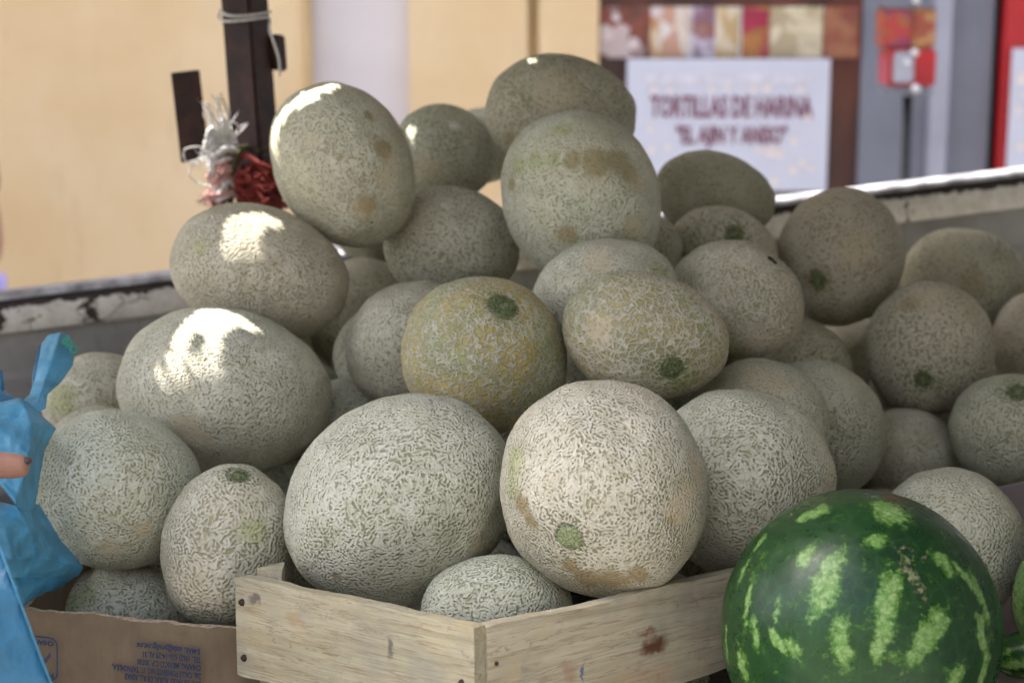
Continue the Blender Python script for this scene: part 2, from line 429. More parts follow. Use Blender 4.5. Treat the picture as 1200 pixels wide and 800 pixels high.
SCARS = {  # photo x, y, radius in px, material
'front': [(666, 630, 18, M_SCAR)], 'orange': [(590, 357, 19, M_SCARD)], 'netted': [(788, 433, 15, M_SCARD)],
'm9': [(860, 274, 12, M_SCARD)], 'm21': [(279, 556, 15, M_SCARD)], 'm29': [(957, 329, 13, M_SCARD)],
'm30': [(1081, 445, 13, M_SCARD)], 'm33': [(1193, 458, 14, M_SCARD)],
}
STAINS = {
'front': [('b', 720, 683, 24), ('b', 690, 680, 22), ('b', 748, 672, 16), ('b', 668, 664, 13), ('g', 603, 545, 26), ('b', 612, 590, 16), ('b', 622, 610, 14), ('g', 600, 570, 20),
          ('t', 795, 600, 24), ('t', 808, 575, 22), ('b', 788, 610, 9), ('t', 815, 545, 17), ('t', 820, 560, 15)],
'bigleft': [('b', 396, 673, 9), ('t', 560, 640, 18)],
'm11': [('g', 610, 195, 16), ('g', 628, 190, 14), ('g', 648, 187, 12), ('b', 672, 187, 13), ('b', 700, 190, 20), ('b', 725, 188, 22), ('b', 738, 200, 18), ('t', 748, 215, 16), ('b', 665, 275, 16), ('t', 745, 265, 18), ('g', 658, 153, 14), ('b', 600, 215, 10)],
'm13': [('b', 452, 175, 17), ('t', 460, 190, 16), ('t', 450, 210, 14), ('b', 430, 240, 14), ('t', 425, 245, 18), ('t', 365, 165, 12), ('t', 470, 160, 10), ('b', 433, 135, 8)],
'm12': [('t', 655, 105, 34), ('b', 598, 162, 11), ('t', 700, 150, 30), ('b', 583, 185, 12)],
'm14': [('t', 500, 200, 22)],
'm10': [('b', 790, 235, 28), ('b', 825, 232, 16), ('t', 860, 215, 30), ('b', 800, 210, 26), ('b', 850, 250, 26)],
'm9': [('b', 862, 276, 16)],
'm30': [('t', 1085, 345, 24), ('b', 1065, 355, 14)],
'm29': [('t', 1000, 290, 30), ('b', 957, 329, 20)],
'm31': [('b', 1140, 330, 20), ('t', 1110, 300, 20)],
'm18': [('t', 218, 500, 22), ('t', 240, 515, 14)],
'm17': [('g', 235, 290, 14)],
'm7': [('g', 772, 315, 16), ('t', 700, 305, 20)],
'm22': [('g', 80, 715, 24), ('g', 100, 700, 16)],
'm21': [('g', 300, 620, 22)],
'netted': [('t', 845, 375, 20), ('t', 700, 385, 24), ('g', 803, 445, 20)],
'm19': [('t', 130, 640, 16), ('t', 170, 620, 14)],
'm15': [('b', 517, 298, 5), ('t', 490, 245, 12)],
'm8': [('g', 850, 400, 30)],
'm20': [('g', 70, 470, 25), ('t', 140, 480, 12)],
'm6': [('t', 500, 350, 16)],
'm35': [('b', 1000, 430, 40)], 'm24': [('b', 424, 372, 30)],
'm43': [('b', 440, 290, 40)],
'm26': [('t', 893, 450, 40)],
}
PROPS = {  # net_scale (cells per metre), net_width, yellow
'front': (195, .20, .0), 'orange': (172, .115, 1.0), 'netted': (160, .15, .5), 'bigleft': (185, .23, 0), 'right': (180, .17, 0),
'm19': (185, .20, .1), 'm21': (165, .16, 0), 'm8': (185, .14, .2), 'm36': (185, .2, 0), 'm18': (200, .24, .1), 'm23': (195, .2, 0),
'm33': (170, .15, .1), 'm30': (180, .17, .1), 'm11': (180, .23, .1), 'm13': (175, .2, .15), 'm6': (190, .2, .1), 'm22': (190, .19, 0)
}
FR = {}
DULL = dict(m12=.55, m10=.85, m29=.55, m31=.65, m30=.35, m32=.55, m33=.25, m26=.3, m27=.25, m28=.4, m14=.35, m9=.3, m15=.2, m11=.12, m24=.6, m35=.7, m25=.4, m25b=.5, m16=.3, m43=.9, m40=.3, m17=.1, m6=.1, m36=.1)  # browner rear skins, with the heap's shade put into the colour too
for k in ML:
    if k.startswith('water'): continue
    ns, nw, ye = PROPS.get(k, (195 + 25 * (hash_(k) - .5), .2 + .05 * (hash_(k + 'w') - .5), 0.05))
    sc = SCARS.get(k, [])
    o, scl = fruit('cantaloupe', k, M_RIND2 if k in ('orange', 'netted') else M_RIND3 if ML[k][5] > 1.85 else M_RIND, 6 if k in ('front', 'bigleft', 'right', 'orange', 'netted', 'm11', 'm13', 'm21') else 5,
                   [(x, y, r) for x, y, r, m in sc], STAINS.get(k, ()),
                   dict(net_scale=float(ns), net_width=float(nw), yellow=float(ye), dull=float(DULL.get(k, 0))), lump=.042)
    tag(o, LABEL[k], 'melon', 'netted melons heaped in the truck bed')
    FR[k] = o
    for (q, nn, r), (x, y, rp, m) in zip(scl, sc): stem_scar(o, q, nn, r, m)

# ---- the rest of the heap, down to the bed floor, seen only through the gaps: (x, y, radius px, depth, seen)
FILL=[(502,570,61,2.167,0),(858,598,72,1.824,0),(167,551,60,2.212,0),(673,383,61,2.179,3),(652,398,67,1.978,4),(776,464,60,2.217,3),(578,504,59,2.254,4),(608,559,78,1.686,1),(554,680,72,1.827,1),(1126,473,60,2.216,2),(335,545,67,1.985,0),(672,497,64,2.060,1),(909,516,63,2.085,0),(562,411,62,2.140,0),(377,514,62,2.117,0),(581,433,71,1.865,0),(429,465,59,2.244,2),(1358,547,61,2.166,0),(711,596,84,1.575,0),(802,399,64,2.071,1),(1263,614,66,1.998,0),(976,569,67,1.964,1),(882,565,59,2.226,0),(777,458,68,1.935,2),(220,662,72,1.842,4),(994,725,83,1.590,0),(243,398,59,2.226,2),(722,576,61,2.152,0),(1058,576,61,2.156,2),(1285,664,71,1.858,0),(1031,644,75,1.761,1),(1146,585,68,1.951,2),(706,583,69,1.912,0),(461,621,69,1.908,0),(1397,512,68,1.932,0),(558,704,79,1.673,3),(195,530,70,1.886,0),(541,570,66,2.007,1),(1251,503,58,2.261,0),(1149,490,63,2.087,4),(190,667,78,1.690,4),(209,500,64,2.054,0),(817,628,80,1.657,3),(715,465,75,1.760,2),(331,570,60,2.215,0),(798,548,65,2.026,0),(430,867,92,1.440,3),(876,410,61,2.164,1),(292,408,62,2.116,0),(297,414,68,1.930,0),(1267,488,62,2.133,0),(122,598,66,2.013,0),(433,582,80,1.651,0),(1438,487,59,2.254,0),(239,634,66,1.991,1),(776,334,60,2.217,0),(1194,653,76,1.747,4),(656,863,93,1.418,4),(1281,530,72,1.836,0),(417,400,62,2.133,2),(902,718,76,1.730,3),(1421,573,65,2.029,0),(974,494,59,2.231,0),(722,610,75,1.770,0),(1052,660,61,1.887,0),(569,736,75,1.542,4),(453,416,62,1.876,4),(441,605,56,2.061,0),(874,641,58,1.993,3),(642,622,56,2.055,0),(480,482,56,2.063,0),(1180,596,54,2.148,4),(1074,468,58,2.001,3),(117,542,67,1.720,4),(765,562,51,2.260,0),(1046,618,57,2.047,0),(1083,610,71,1.645,4),(494,370,52,2.224,0),(560,552,64,1.806,1),(122,667,61,1.909,3),(663,565,51,2.272,0),(716,318,56,2.071,0),(712,368,63,1.851,1),(250,598,55,2.121,0),(306,660,72,1.621,4),(1135,563,51,2.272,2),(536,406,49,2.029,0),(442,496,51,1.963,0),(99,606,55,1.823,4),(1430,481,48,2.092,0),(961,599,47,2.128,0),(603,537,47,2.144,2),(1371,669,52,1.914,0),(1238,516,51,1.960,0),(800,849,68,1.480,3),(771,682,53,1.877,3),(362,383,45,2.223,1),(116,706,57,1.763,3),(1073,736,60,1.670,0),(1447,588,46,2.182,0),(877,536,52,1.920,0),(1035,562,44,2.271,1),(324,466,45,2.233,0),(440,648,57,1.768,0),(250,498,56,1.801,0),(610,659,52,1.932,2),(126,525,47,2.106,0),(1285,598,48,2.097,0),(916,679,53,1.874,0),(923,421,49,2.020,0),(321,846,66,1.513,3),(249,497,46,2.173,0)]
SEEN = {7: 'shaded melon glimpsed between the big egg-shaped melon and the pale front melon',
23: 'thin melon sliver right of the front melon, above the round greenish-grey one',
35: 'dark melon in the cleft between big egg-shaped and front melons, above the crate-corner one',
40: 'dark melon between the round buff and upright melons, above the cardboard box',
42: 'dark melon between the right side of the front melon and the right crate board',
43: 'shaded melon in the gap below the yellow-orange and coarse cream melons',
59: 'dark melon sliver just right of the sun-streaked melon, below the deep hollow',
66: 'dark melon deep in the hollow on the left of the grey-green melon',
72: 'dark melon just under the round melon with the rusty blotch',
73: 'dark melon under the small green-yellow melon beside the blue bag',
84: 'melon fragment in the notch behind the left corner post of the crate',
94: 'melon seen through the slot under the right board of the crate'}
_proto = []
for i in range(3):
    v, f = ico(4); s_ = np.array([.97 + .06 * i, 1.03 - .05 * i, .98]); off = Vector((i * 5.1, 2, 0))
    v = v * s_ * (1 + .03 * np.array([noise.noise(Vector(q) * 1.3 + off) for q in v]))[:, None]; _proto.append((v, f))
_meshes = {}; _sv = []; _sf = []
for n_i, (x, y, rp, z, seen) in enumerate(FILL):
    if n_i in (26, 76): continue
    seen = n_i in SEEN
    P = PX(x, y, z); r = rp * z / FPX * .985; pr = _proto[n_i % 3]
    if seen:
        key = (n_i % 3, round(r, 3))
        if key not in _meshes:
            me = bpy.data.meshes.new('cantaloupe'); me.from_pydata([tuple(q) for q in pr[0] * r], [], pr[1]); me.materials.append(M_RIND3); me.shade_smooth(); _meshes[key] = me
        o = bpy.data.objects.new('cantaloupe', _meshes[key]); COL.objects.link(o); o.location = P; o.rotation_euler = (n_i, n_i * 2.3, n_i * .7)
        o['net_scale'] = 190.0; o['net_width'] = .2; o['yellow'] = .1; o['dull'] = .5  # dull tone holds some of the gap shade
        tag(o, SEEN[n_i], 'melon', 'netted melons heaped in the truck bed')
    else:
        b0 = len(_sv); _sv += [tuple(Vector(q * r) + P) for q in pr[0]]; _sf += [tuple(a + b0 for a in t) for t in pr[1]]
o = mesh('buried_melons', _sv, _sf, M_RIND3, None, True); o['net_scale'] = 190.0; o['net_width'] = .2; o['yellow'] = .1; o['dull'] = .5  # same shade-darkened tone as the gap melons
tag(o, 'mass of melons filling the truck bed beneath the visible heap', 'melons', None, 'stuff')

# a black fleck stuck on one melon, a pale star-shaped blossom scar on another
bpy.context.view_layer.update()
def mark(name, k, x, y, outline, mat, lift):
    o = FR[k]; w, _ = hit(k, x, y); inv = o.matrix_world.inverted()
    q = inv @ w; P, s_, B = BAS[k]; nv = Vector([q[i] / s_[i] ** 2 for i in range(3)]).normalized()
    ux = (inv.to_3x3() @ RIGHT); ux = (ux - nv * ux.dot(nv)).normalized(); uy = ux.cross(nv) * -1
    px_ = ML[k][5] / FPX
    pts = [ux * a * px_ + uy * b * px_ for a, b in outline]; n_ = len(pts)
    vs = [nv * lift * 1.3] + [v_ for v_ in pts] + [v_ * .97 - nv * lift * 2 for v_ in pts]
    fs = [(0, 1 + i, 1 + (i + 1) % n_) for i in range(n_)] + [(1 + i, 1 + n_ + i, 1 + n_ + (i + 1) % n_, 1 + (i + 1) % n_) for i in range(n_)]
    c = mesh(name, vs, fs, mat, o); c.location = q + nv * lift; return c
mark('dark_fleck', 'm8', 904, 305, [(-6, 2), (-3, 5), (2, 3), (5, 0), (7, -3), (3, -4), (0, -2), (-4, -2)], plain('black_scrap', (.015, .013, .012), .8), .0012)
st_ = [((9.5 if i % 2 else 4.2) * (1 + .2 * math.sin(i * 2.7)) * math.cos(i * math.pi / 9), (9.5 if i % 2 else 4.2) * (1 + .2 * math.sin(i * 2.7)) * math.sin(i * math.pi / 9)) for i in range(18)]
mark('blossom_scar', 'm14', 533, 148, st_, plain('blossom_scar_cork', (.60, .57, .48), .85, 0, .2, 300), .0007)
# ------------------------------------------------------------------ watermelons
def watermelon_material():
    s = N('watermelon_rind'); p = s.obj(); f = s.attr('stripe')
    n1 = s.noise(p, 85, 4, .7); n2 = s.noise(p, 260, 3, .7); n3 = s.noise(p, 14, 3)
    field = s.math('ADD', f, s.math('ADD', s.math('MULTIPLY', s.math('SUBTRACT', n1, .5), 2.1), s.math('ADD', s.math('MULTIPLY', s.math('SUBTRACT', n2, .5), 1.0), s.math('MULTIPLY', s.math('SUBTRACT', s.noise(p, 38, 2), .5), .6))))
    m = s.ramp(field, .30, .86)
    halo = s.ramp(field, .15, .55)
    ve = s.vor(s.vm('ADD', p, s.vm('SCALE', s.noise(p, 150, 2, .5, col=True), sc=.006)), 130, 'DISTANCE_TO_EDGE')
    vein = s.ramp(ve, .02, .11)
    dark = s.mix(s.ramp(n3, .3, .7), (.006, .030, .009), (.013, .054, .011))
    dark = s.mix(s.ramp(s.vor(p, 75, 'DISTANCE_TO_EDGE'), .0, .12, .35, 0), dark, (.02, .085, .018))
    dark = s.mix(s.math('MULTIPLY', halo, .75), dark, (.055, .155, .012))
    light = s.mix(s.ramp(n2, .3, .7), (.10, .22, .045), (.27, .38, .15))
    light = s.mix(s.math('MULTIPLY', s.math('SUBTRACT', 1, vein), .6), light, (.08, .22, .03))
    c = s.mix(m, dark, light)
    scr = s.attr('scratch')
    sn = s.noise(s.vm('MULTIPLY', p, (1, 1, .35)), 260, 3, .7)
    sm = s.ramp(s.math('ADD', scr, s.math('MULTIPLY', s.math('SUBTRACT', sn, .5), 2.2)), .35, 1.05)
    c = s.mix(s.math('MULTIPLY', sm, .8), c, (.30, .27, .16))
    dust = s.ramp(s.noise(p, 30, 5, .7), .55, .85, 0, .12)
    c = s.mix(dust, c, (.30, .32, .28))
    ro = s.ramp(s.noise(p, 60, 5, .7), .3, .8, .24, .50)
    return s.set(c, ro, s.bump(s.noise(p, 40, 3), .0012, .5), spec=.4)
M_WATER = watermelon_material()
# (x, y, half length, half width, lean) of pale stripes in photo px
STR = [(893, 612, 26, 14, 20), (958, 600, 14, 12, 0), (945, 650, 16, 9, 10), (968, 682, 34, 17, 8), (985, 750, 28, 11, -12), (1040, 715, 42, 15, 12), (1030, 752, 26, 8, 6),
       (1045, 600, 24, 20, 0), (1028, 636, 10, 10, 0), (1086, 748, 36, 15, 38), (1108, 660, 16, 12, 0), (1128, 672, 24, 6, -30), (1150, 700, 26, 8, -20), (876, 700, 30, 6, -14), (868, 675, 16, 6, -10),
       (885, 742, 18, 6, -30), (912, 752, 18, 7, -50), (930, 762, 14, 7, -50), (910, 715, 16, 4, 0), (870, 780, 20, 10, -30), (851, 755, 22, 5, -6), (1120, 795, 20, 10, 30), (1150, 745, 24, 8, -5), (890, 635, 12, 6, 30), (1152, 790, 24, 9, 20), (945, 605, 12, 10, 0)]
def water(k, label, strs, scr, extra=6):
    v, f = ICO[6]
    P, s, B = BAS[k]
    o, _ = fruit('watermelon', k, M_WATER, 6, (), (), None, lump=.008)
    me = o.data; V = np.array([x.co[:] for x in me.vertices]); inv = o.matrix_world.inverted(); d = ML[k][5]
    F_ = np.zeros(len(V)); S_ = np.zeros(len(V))
    def blob(arr, x, y, hl, hw, lean):
        w, _h = hit(k, x, y); q = np.array(inv @ w)
        a = math.radians(lean); ax = (UP * math.cos(a) + RIGHT * math.sin(a)); R3 = inv.to_3x3()
        nrm = Vector(q / s ** 2).normalized(); ax = (R3 @ ax); ax = (ax - nrm * ax.dot(nrm)).normalized(); bx = nrm.cross(ax)
        dv = V - q; u = dv @ np.array(ax) / (hl * d / FPX); t = dv @ np.array(bx) / (hw * .82 * d / FPX); n_ = dv @ np.array(nrm) / .06
        return np.maximum(arr, (.95 if arr is F_ else .72) * np.exp(-(u * u * u * u + t * t + n_ * n_) * .8))
    for st in strs: F_ = blob(F_, *st)
    for st in scr: S_ = blob(S_, *st)
    # the stripes that carry on round the side that is not seen
    ph = np.arctan2(V[:, 0], V[:, 2]); back = np.clip(V[:, 2] / s[2] * 1.5 - .1, 0, 1)
    F_ = np.maximum(F_, back * np.exp(-((np.sin(ph * extra) / .3) ** 2)))
    for nm, arr in (('stripe', F_), ('scratch', S_)):
        at = me.attributes.new(nm, 'FLOAT', 'POINT'); at.data.foreach_set('value', arr.astype('f'))
    return tag(o, label, 'watermelon')
water('water', 'large dark green striped watermelon in the front right corner, scratched near its top', STR,
      [(1058, 650, 20, 6, -30), (1072, 680, 26, 9, -22), (1080, 688, 18, 5, -10), (1068, 645, 14, 3, -40), (1050, 596, 5, 12, -80), (1105, 625, 3, 16, -75), (1085, 652, 2, 8, -60), (925, 604, 5, 6, 60)])
water('water2', 'second watermelon cut off by the right edge, only its yellow-green side showing',
      [(1192, 700, 90, 30, 0), (1198, 640, 30, 20, 0), (1230, 650, 60, 12, 20), (1260, 700, 60, 14, 0)], [])

# ------------------------------------------------------------------ dark long squash behind the watermelon (striped, mostly in shade)
ML['squash'] = (1215, 765, 52, 30, 8, 1.42); BAS['squash'] = basis('squash')
def sq():
    o, _ = fruit('watermelon', 'squash', M_WATER, 5, (), (), None, lump=.02)
    me = o.data; V = np.array([x.co[:] for x in me.vertices])
    at = me.attributes.new('stripe', 'FLOAT', 'POINT')
    at.data.foreach_set('value', (.45 * np.abs(np.sin(np.arctan2(V[:, 1], V[:, 2]) * 5))).astype('f'))
    me.attributes.new('scratch', 'FLOAT', 'POINT')
    tag(o, 'small very dark green fruit in shade between the two watermelons', 'watermelon')
sq()

# ------------------------------------------------------------------ wooden crate
M_NAIL = plain('rusty_nail', (.06, .035, .025), .6, .6, .4, 300)
Cc, Lc, Rc = PX(555, 735, 1.22), PX(275, 675, 1.39), PX(862, 668, 1.39)
crate = empty('wooden_crate', (Cc + Vector((0, .02, -.17))))
tag(crate, 'weathered pale wooden crate with nails and a rust-brown knot under the front melons', 'crate')
lx = (Lc - Cc).normalized(); rx = (Rc - Cc).normalized()
upv = lx.cross(rx).normalized()
if upv.z < 0: upv = -upv
def board(name, A, D, length, height, thick, mat, drop=0, inward=None, start=0, seed=0, wav=.0015):
    """board with its top front edge running from A along D; inward = direction of its thickness"""
    Z = upv; X = D.normalized(); Y = Z.cross(X).normalized()
    if Y.dot(inward) < 0: X = -X; Y = -Y; flip = True
    else: flip = False
    nx, nz, ny = 40, 8, 3
    bm = bmesh.new(); bmesh.ops.create_cube(bm, size=1)
    bmesh.ops.bevel(bm, geom=bm.edges[:], offset=.012, segments=1, affect='EDGES')
    bmesh.ops.subdivide_edges(bm, edges=[e for e in bm.edges if abs(e.verts[0].co.x - e.verts[1].co.x) > .5], cuts=nx, use_grid_fill=True)
    for v in bm.verts:
        v.co.x *= length; v.co.y *= thick; v.co.z *= height
        n_ = noise.noise(Vector((v.co.x * 14 + seed * 7, v.co.z * 10, seed * 3.1)))
        n2 = noise.noise(Vector((v.co.x * 90 + seed * 7, v.co.z * 60, seed)))
        v.co.z += (n_ * wav * 1.6 + n2 * .0009) * (1 if v.co.z > 0 else 1.2); v.co.y += n_ * wav * .3
    me = bpy.data.meshes.new(name); bm.to_mesh(me); bm.free()
    o = link(name, me, mat, None)
    c = A + D.normalized() * (start + length / 2) - Z * (drop + height / 2) + Y * thick / 2
    R = Matrix((X, Y, Z)).transposed()
    o.parent = crate; o.matrix_world = Matrix.Translation(c) @ R.to_4x4()
    return o
wl = wood_material('crate_wood_yellowish', (.40, .35, .225), (.55, .49, .335), (.27, .17, .09), 1.3,
    knots=[(.045, .012, .004, .011, (.10, .09, .08), .75), (-.105, .026, .008, .006, (.10, .08, .08), .75), (-.06, .018, .012, .008, (.42, .28, .14), .5),
           (.115, -.012, .0032, .0034, (.06, .09, .18), .9)])
wr = wood_material('crate_wood_pinkish', (.45, .39, .27), (.60, .53, .38), (.36, .23, .14), 4.1,
    knots=[(-.03, -.006, .017, .009, (.13, .045, .022), .95), (-.036, .006, .012, .004, (.24, .09, .045), .7), (-.118, -.008, .010, .009, (.36, .17, .09), .45),
           (-.103, -.012, .002, .009, (.07, .12, .30), .8), (-.045, -.03, .05, .012, (.55, .34, .18), .3)])
wd = wood_material('crate_wood_dark', (.30, .26, .19), (.42, .36, .26), (.2, .14, .09), 7.7)
LL, RL = (Lc - Cc).length, (Rc - Cc).length
inw = lx + rx
crate_boards = []
bl = board('board', Cc, lx, LL, .082, .012, wl, 0, inw, 0.0, 1)
br = board('board', Cc + rx * .012 * 0, rx, RL + .12, .078, .012, wr, .0015, inw, .0125, 2)
bl2 = board('board', Cc, lx, LL - .012, .06, .012, wd, .090, inw, 0.002, 3)
br2 = board('board', Cc, rx, RL + .12, .05, .012, wd, .100, inw, .0125, 4)
inl = (upv.cross(lx)); inl = inl if inl.dot(rx) > 0 else -inl
inr = (upv.cross(rx)); inr = inr if inr.dot(lx) > 0 else -inr
# far sides, lower boards only
board('board', Cc + rx * (RL + .12), lx, LL, .05, .012, wd, .105, -rx, 0.0, 5)
board('board', Cc + lx * LL, rx, RL + .1, .05, .012, wd, .105, -lx, 0.015, 6)
# corner posts (triangular blocks)
def corner_post(P0, a, b, size, h, z0):
    vs = []
    for z in (z0, z0 - h):
        vs += [P0 + upv * z, P0 + a * size + upv * z, P0 + b * size + upv * z]
    o = mesh('corner_post', [v - P0 for v in vs], [(0, 2, 1) if upv.dot(a.cross(b)) < 0 else (0, 1, 2), (3, 4, 5), (0, 1, 4, 3), (1, 2, 5, 4), (2, 0, 3, 5)], wl)
    o.parent = crate; o.matrix_world = Matrix.Translation(P0)
    return o
cp = corner_post(Lc + inl * .0135 - lx * .012, inl, -lx, .030, .16, .006)
corner_post(Cc + lx * .016 + rx * .014, lx, rx, .028, .15, -.012)
def nail(A, r=.0028):
    bm = bmesh.new(); bmesh.ops.create_uvsphere(bm, u_segments=8, v_segments=5, radius=r)
    for v in bm.verts: v.co.y *= .5
    me = bpy.data.meshes.new('nail'); bm.to_mesh(me); bm.free()
    o = link('nail', me, M_NAIL, None, True); o.parent = crate; o.location = A - crate.location
    o.matrix_parent_inverse = Matrix()
for t, h in ((.965, .020), (.962, .066)): nail(Cc + lx * LL * t - upv * h - inl * .0006, .0032)
nail(Cc + lx * .012 - upv * .042 - inl * .0004, .0025)
for h in (.03, .055): nail(Cc + rx * .02 - upv * h - inr * .0004, .0018)

# ------------------------------------------------------------------ cardboard box
s = N('cardboard'); p = s.obj()
fl = s.n('TexWave', bands_direction='X'); s.put(fl.inputs[0], p); fl.inputs['Scale'].default_value = 22; fl.inputs['Distortion'].default_value = 1.5
fl.inputs['Detail'].default_value = 2
cn = s.noise(p, 12, 4, .6); fine = s.noise(s.vm('MULTIPLY', p, (1, 1, .2)), 500, 3, .6)
c = s.mix(s.ramp(cn, .3, .7), (.165, .12, .075), (.225, .17, .11)); c = s.mix(s.ramp(fine, .4, .7, 0, .25), c, (.15, .11, .08))
c = s.mix(s.ramp(s.noise(p, 40, 4, .7), .6, .72, 0, .5), c, (.16, .11, .08))
s.set(c, .85, s.bump(s.math('ADD', s.math('MULTIPLY', fl.outputs[1], .5), s.math('MULTIPLY', fine, .2)), .0009, .8), spec=.15)
M_CARD = s.m
M_CORR = plain('torn_corrugation', (.42, .32, .22), .9, 0, .35, 260, .001)
M_INK = plain('blue_ink', (.012, .035, .11), .8, 0, .25, 200)
B1, B2 = PX(30, 713, 1.44), PX(277, 738, 1.415)
bx = (B2 - B1).normalized(); bz = Vector((0, 0, 1)); bz = (bz - bz.dot(bx) * bx).normalized(); by = bz.cross(bx); by = by if by.y > 0 else -by
carton = empty('cardboard_box', B1 - bz * .17)
tag(carton, 'brown cardboard box with upside-down blue printing and a torn rim, left of the crate', 'box')
def card_panel(name, A, X, Y, length, height, mat, seed, torn=.004, th=.004):
    nx, nz = 70, 14; vs = []; fs = []
    for side in (0, 1):
        for i in range(nx + 1):
            for j in range(nz + 1):
                u = i / nx * length; w = j / nz
                top = torn * (noise.noise(Vector((u * 25, seed, 0))) + .5 * noise.noise(Vector((u * 110, seed, 3))))
                z = -height * (1 - w) + top * w * w
                dent = .0035 * noise.noise(Vector((u * 12, w * 2, seed))) + .0012 * noise.noise(Vector((u * 60, w * 1.2, seed + 4)))
                vs.append(Vector((u, (th if side else 0) + dent, z)))
    st = (nx + 1) * (nz + 1)
    ix = lambda a, i, j: a * st + i * (nz + 1) + j
    for i in range(nx):
        for j in range(nz):
            fs.append((ix(0, i, j), ix(0, i + 1, j), ix(0, i + 1, j + 1), ix(0, i, j + 1)))
            fs.append((ix(1, i, j), ix(1, i, j + 1), ix(1, i + 1, j + 1), ix(1, i + 1, j)))
        fs.append((ix(0, i, nz), ix(0, i + 1, nz), ix(1, i + 1, nz), ix(1, i, nz)))
    for j in range(nz):
        fs.append((ix(0, 0, j), ix(0, 0, j + 1), ix(1, 0, j + 1), ix(1, 0, j))); fs.append((ix(0, nx, j), ix(1, nx, j), ix(1, nx, j + 1), ix(0, nx, j + 1)))
    o = mesh(name, vs, fs, mat)
    # smooth sides, torn top shown in the lighter corrugation colour
    o.data.materials.append(M_CORR)
    for q in o.data.polygons:
        if abs(q.normal.z) > .6: q.material_index = 1
    R = Matrix((X, Y, bz)).transposed().to_4x4()
    o.parent = carton; o.matrix_world = Matrix.Translation(A) @ R
    return o
LB = (B2 - B1).length
front = card_panel('front_panel', B1, bx, by, LB + .03, .165, M_CARD, 2.0)
card_panel('side_panel', B1, by, -bx, .2, .165, M_CARD, 5.0)
card_panel('back_panel', B1 + by * .24, bx, by, LB - .02, .08, M_CARD, 7.0).location += Vector((0, 0, -.06))
flap = card_panel('inner_flap', B1 + bx * .066 + by * .006 - bz * .002, bx, by, LB - .05, .05, M_CARD, 9.0, .003)
def text(name, body, size, mat, parent, mw, align='LEFT', sx=1.0, extrude=.00015, spacing=1.0, off=.0):
    cu = bpy.data.curves.new(name, 'FONT'); cu.body = body; cu.size = size; cu.align_x = align; cu.extrude = extrude
    cu.space_line = spacing; cu.offset = off; cu.resolution_u = 2
    t = bpy.data.objects.new(name + '_tmp', cu); COL.objects.link(t)
    me = bpy.data.meshes.new_from_object(t.evaluated_get(bpy.context.evaluated_depsgraph_get()))
    bpy.data.objects.remove(t)
    me.transform(Matrix.Diagonal((sx, 1, 1, 1)))
    o = link(name, me, mat); o.parent = parent; o.matrix_world = mw
    me.materials.clear(); me.materials.append(mat)
    return o
def on_front(px, py):
    """the point of the box front plane under the photo pixel"""
    r = PX(px, py, 1) - CAM; t = (B1 - CAM).dot(by) / r.dot(by); return CAM + r * t
# upside down: text x runs to the left, text y runs down
def upside(px, py): return Matrix.Translation(on_front(px, py) - by * .0052) @ Matrix((-bx, -bz, -by)).transposed().to_4x4()
bpy.context.view_layer.update()
rows = ['SOC. DE PROD. RURAL DE R.L. ASAKE', '2da. CALLE PONIENTE NO. 17, TAPACHULA,', 'CHIAPAS, MEXICO C.P. 30700', 'TEL. (962) 626-14-29 AL 31', 'E-MAIL: asala@prodigy.net.mx']
ends = [(238, 795.5, 94), (238, 786, 109), (238, 776.5, 78), (238, 767, 71), (237, 757.5, 78)]
def shape_rows():
    for body, (x, y, wpx) in zip(rows, ends):
        o = text('printed_lettering', body, .0072, M_INK, carton, upside(x, y), off=.00015)
        w_ = max(v.co.x for v in o.data.vertices); tgt = wpx * 1.42 / FPX
        # y of the row is its foot line
        o.data.transform(Matrix.Diagonal((tgt / w_, 1, 1, 1)))
        # follow the dents of the board
shape_rows()
# emblem: rounded frame with a curved mark, also upside down
def ring_path(pts, wid, name, mw, parent, mat):
    vs = []; fs = []; n_ = len(pts)
    for i, p_ in enumerate(pts):
        a = Vector(pts[(i - 1) % n_]); b = Vector(pts[(i + 1) % n_]); t = (b - a).normalized(); nrm = Vector((-t.y, t.x))
        vs += [(p_[0] + nrm.x * wid / 2, p_[1] + nrm.y * wid / 2, .0002), (p_[0] - nrm.x * wid / 2, p_[1] - nrm.y * wid / 2, .0002)]
    for i in range(n_): j = (i + 1) % n_; fs.append((2 * i, 2 * j, 2 * j + 1, 2 * i + 1))
    o = mesh(name, vs, fs, mat); o.parent = parent; o.matrix_world = mw; return o
def rrect(w_, h_, r_):
    out = []
    for cx_, cy_, a0 in ((w_ - r_, h_ - r_, 0), (r_, h_ - r_, 90), (r_, r_, 180), (w_ - r_, r_, 270)):
        for k in range(7): a = math.radians(a0 + k * 15); out.append((cx_ + r_ * math.cos(a), cy_ + r_ * math.sin(a)))
    return out
mw = upside(70, 797)
ring_path(rrect(.034, .038, .007), .0012, 'printed_emblem', upside(70, 745), carton, M_INK)
arc = [(.006 + .02 * t, .012 + .010 * math.sin(t * 3.0)) for t in [i / 10 for i in range(11)]] ; arc = arc + [(x, y - .0025) for x, y in arc[::-1]]
ring_path(arc, .001, 'printed_emblem', upside(70, 750), carton, M_INK)
text('printed_lettering', 'PRODU', .006, M_INK, carton, upside(66, 786), off=.0002)
text('printed_lettering', 'CHIAPAS', .0055, M_INK, carton, upside(66, 749), off=.0002)

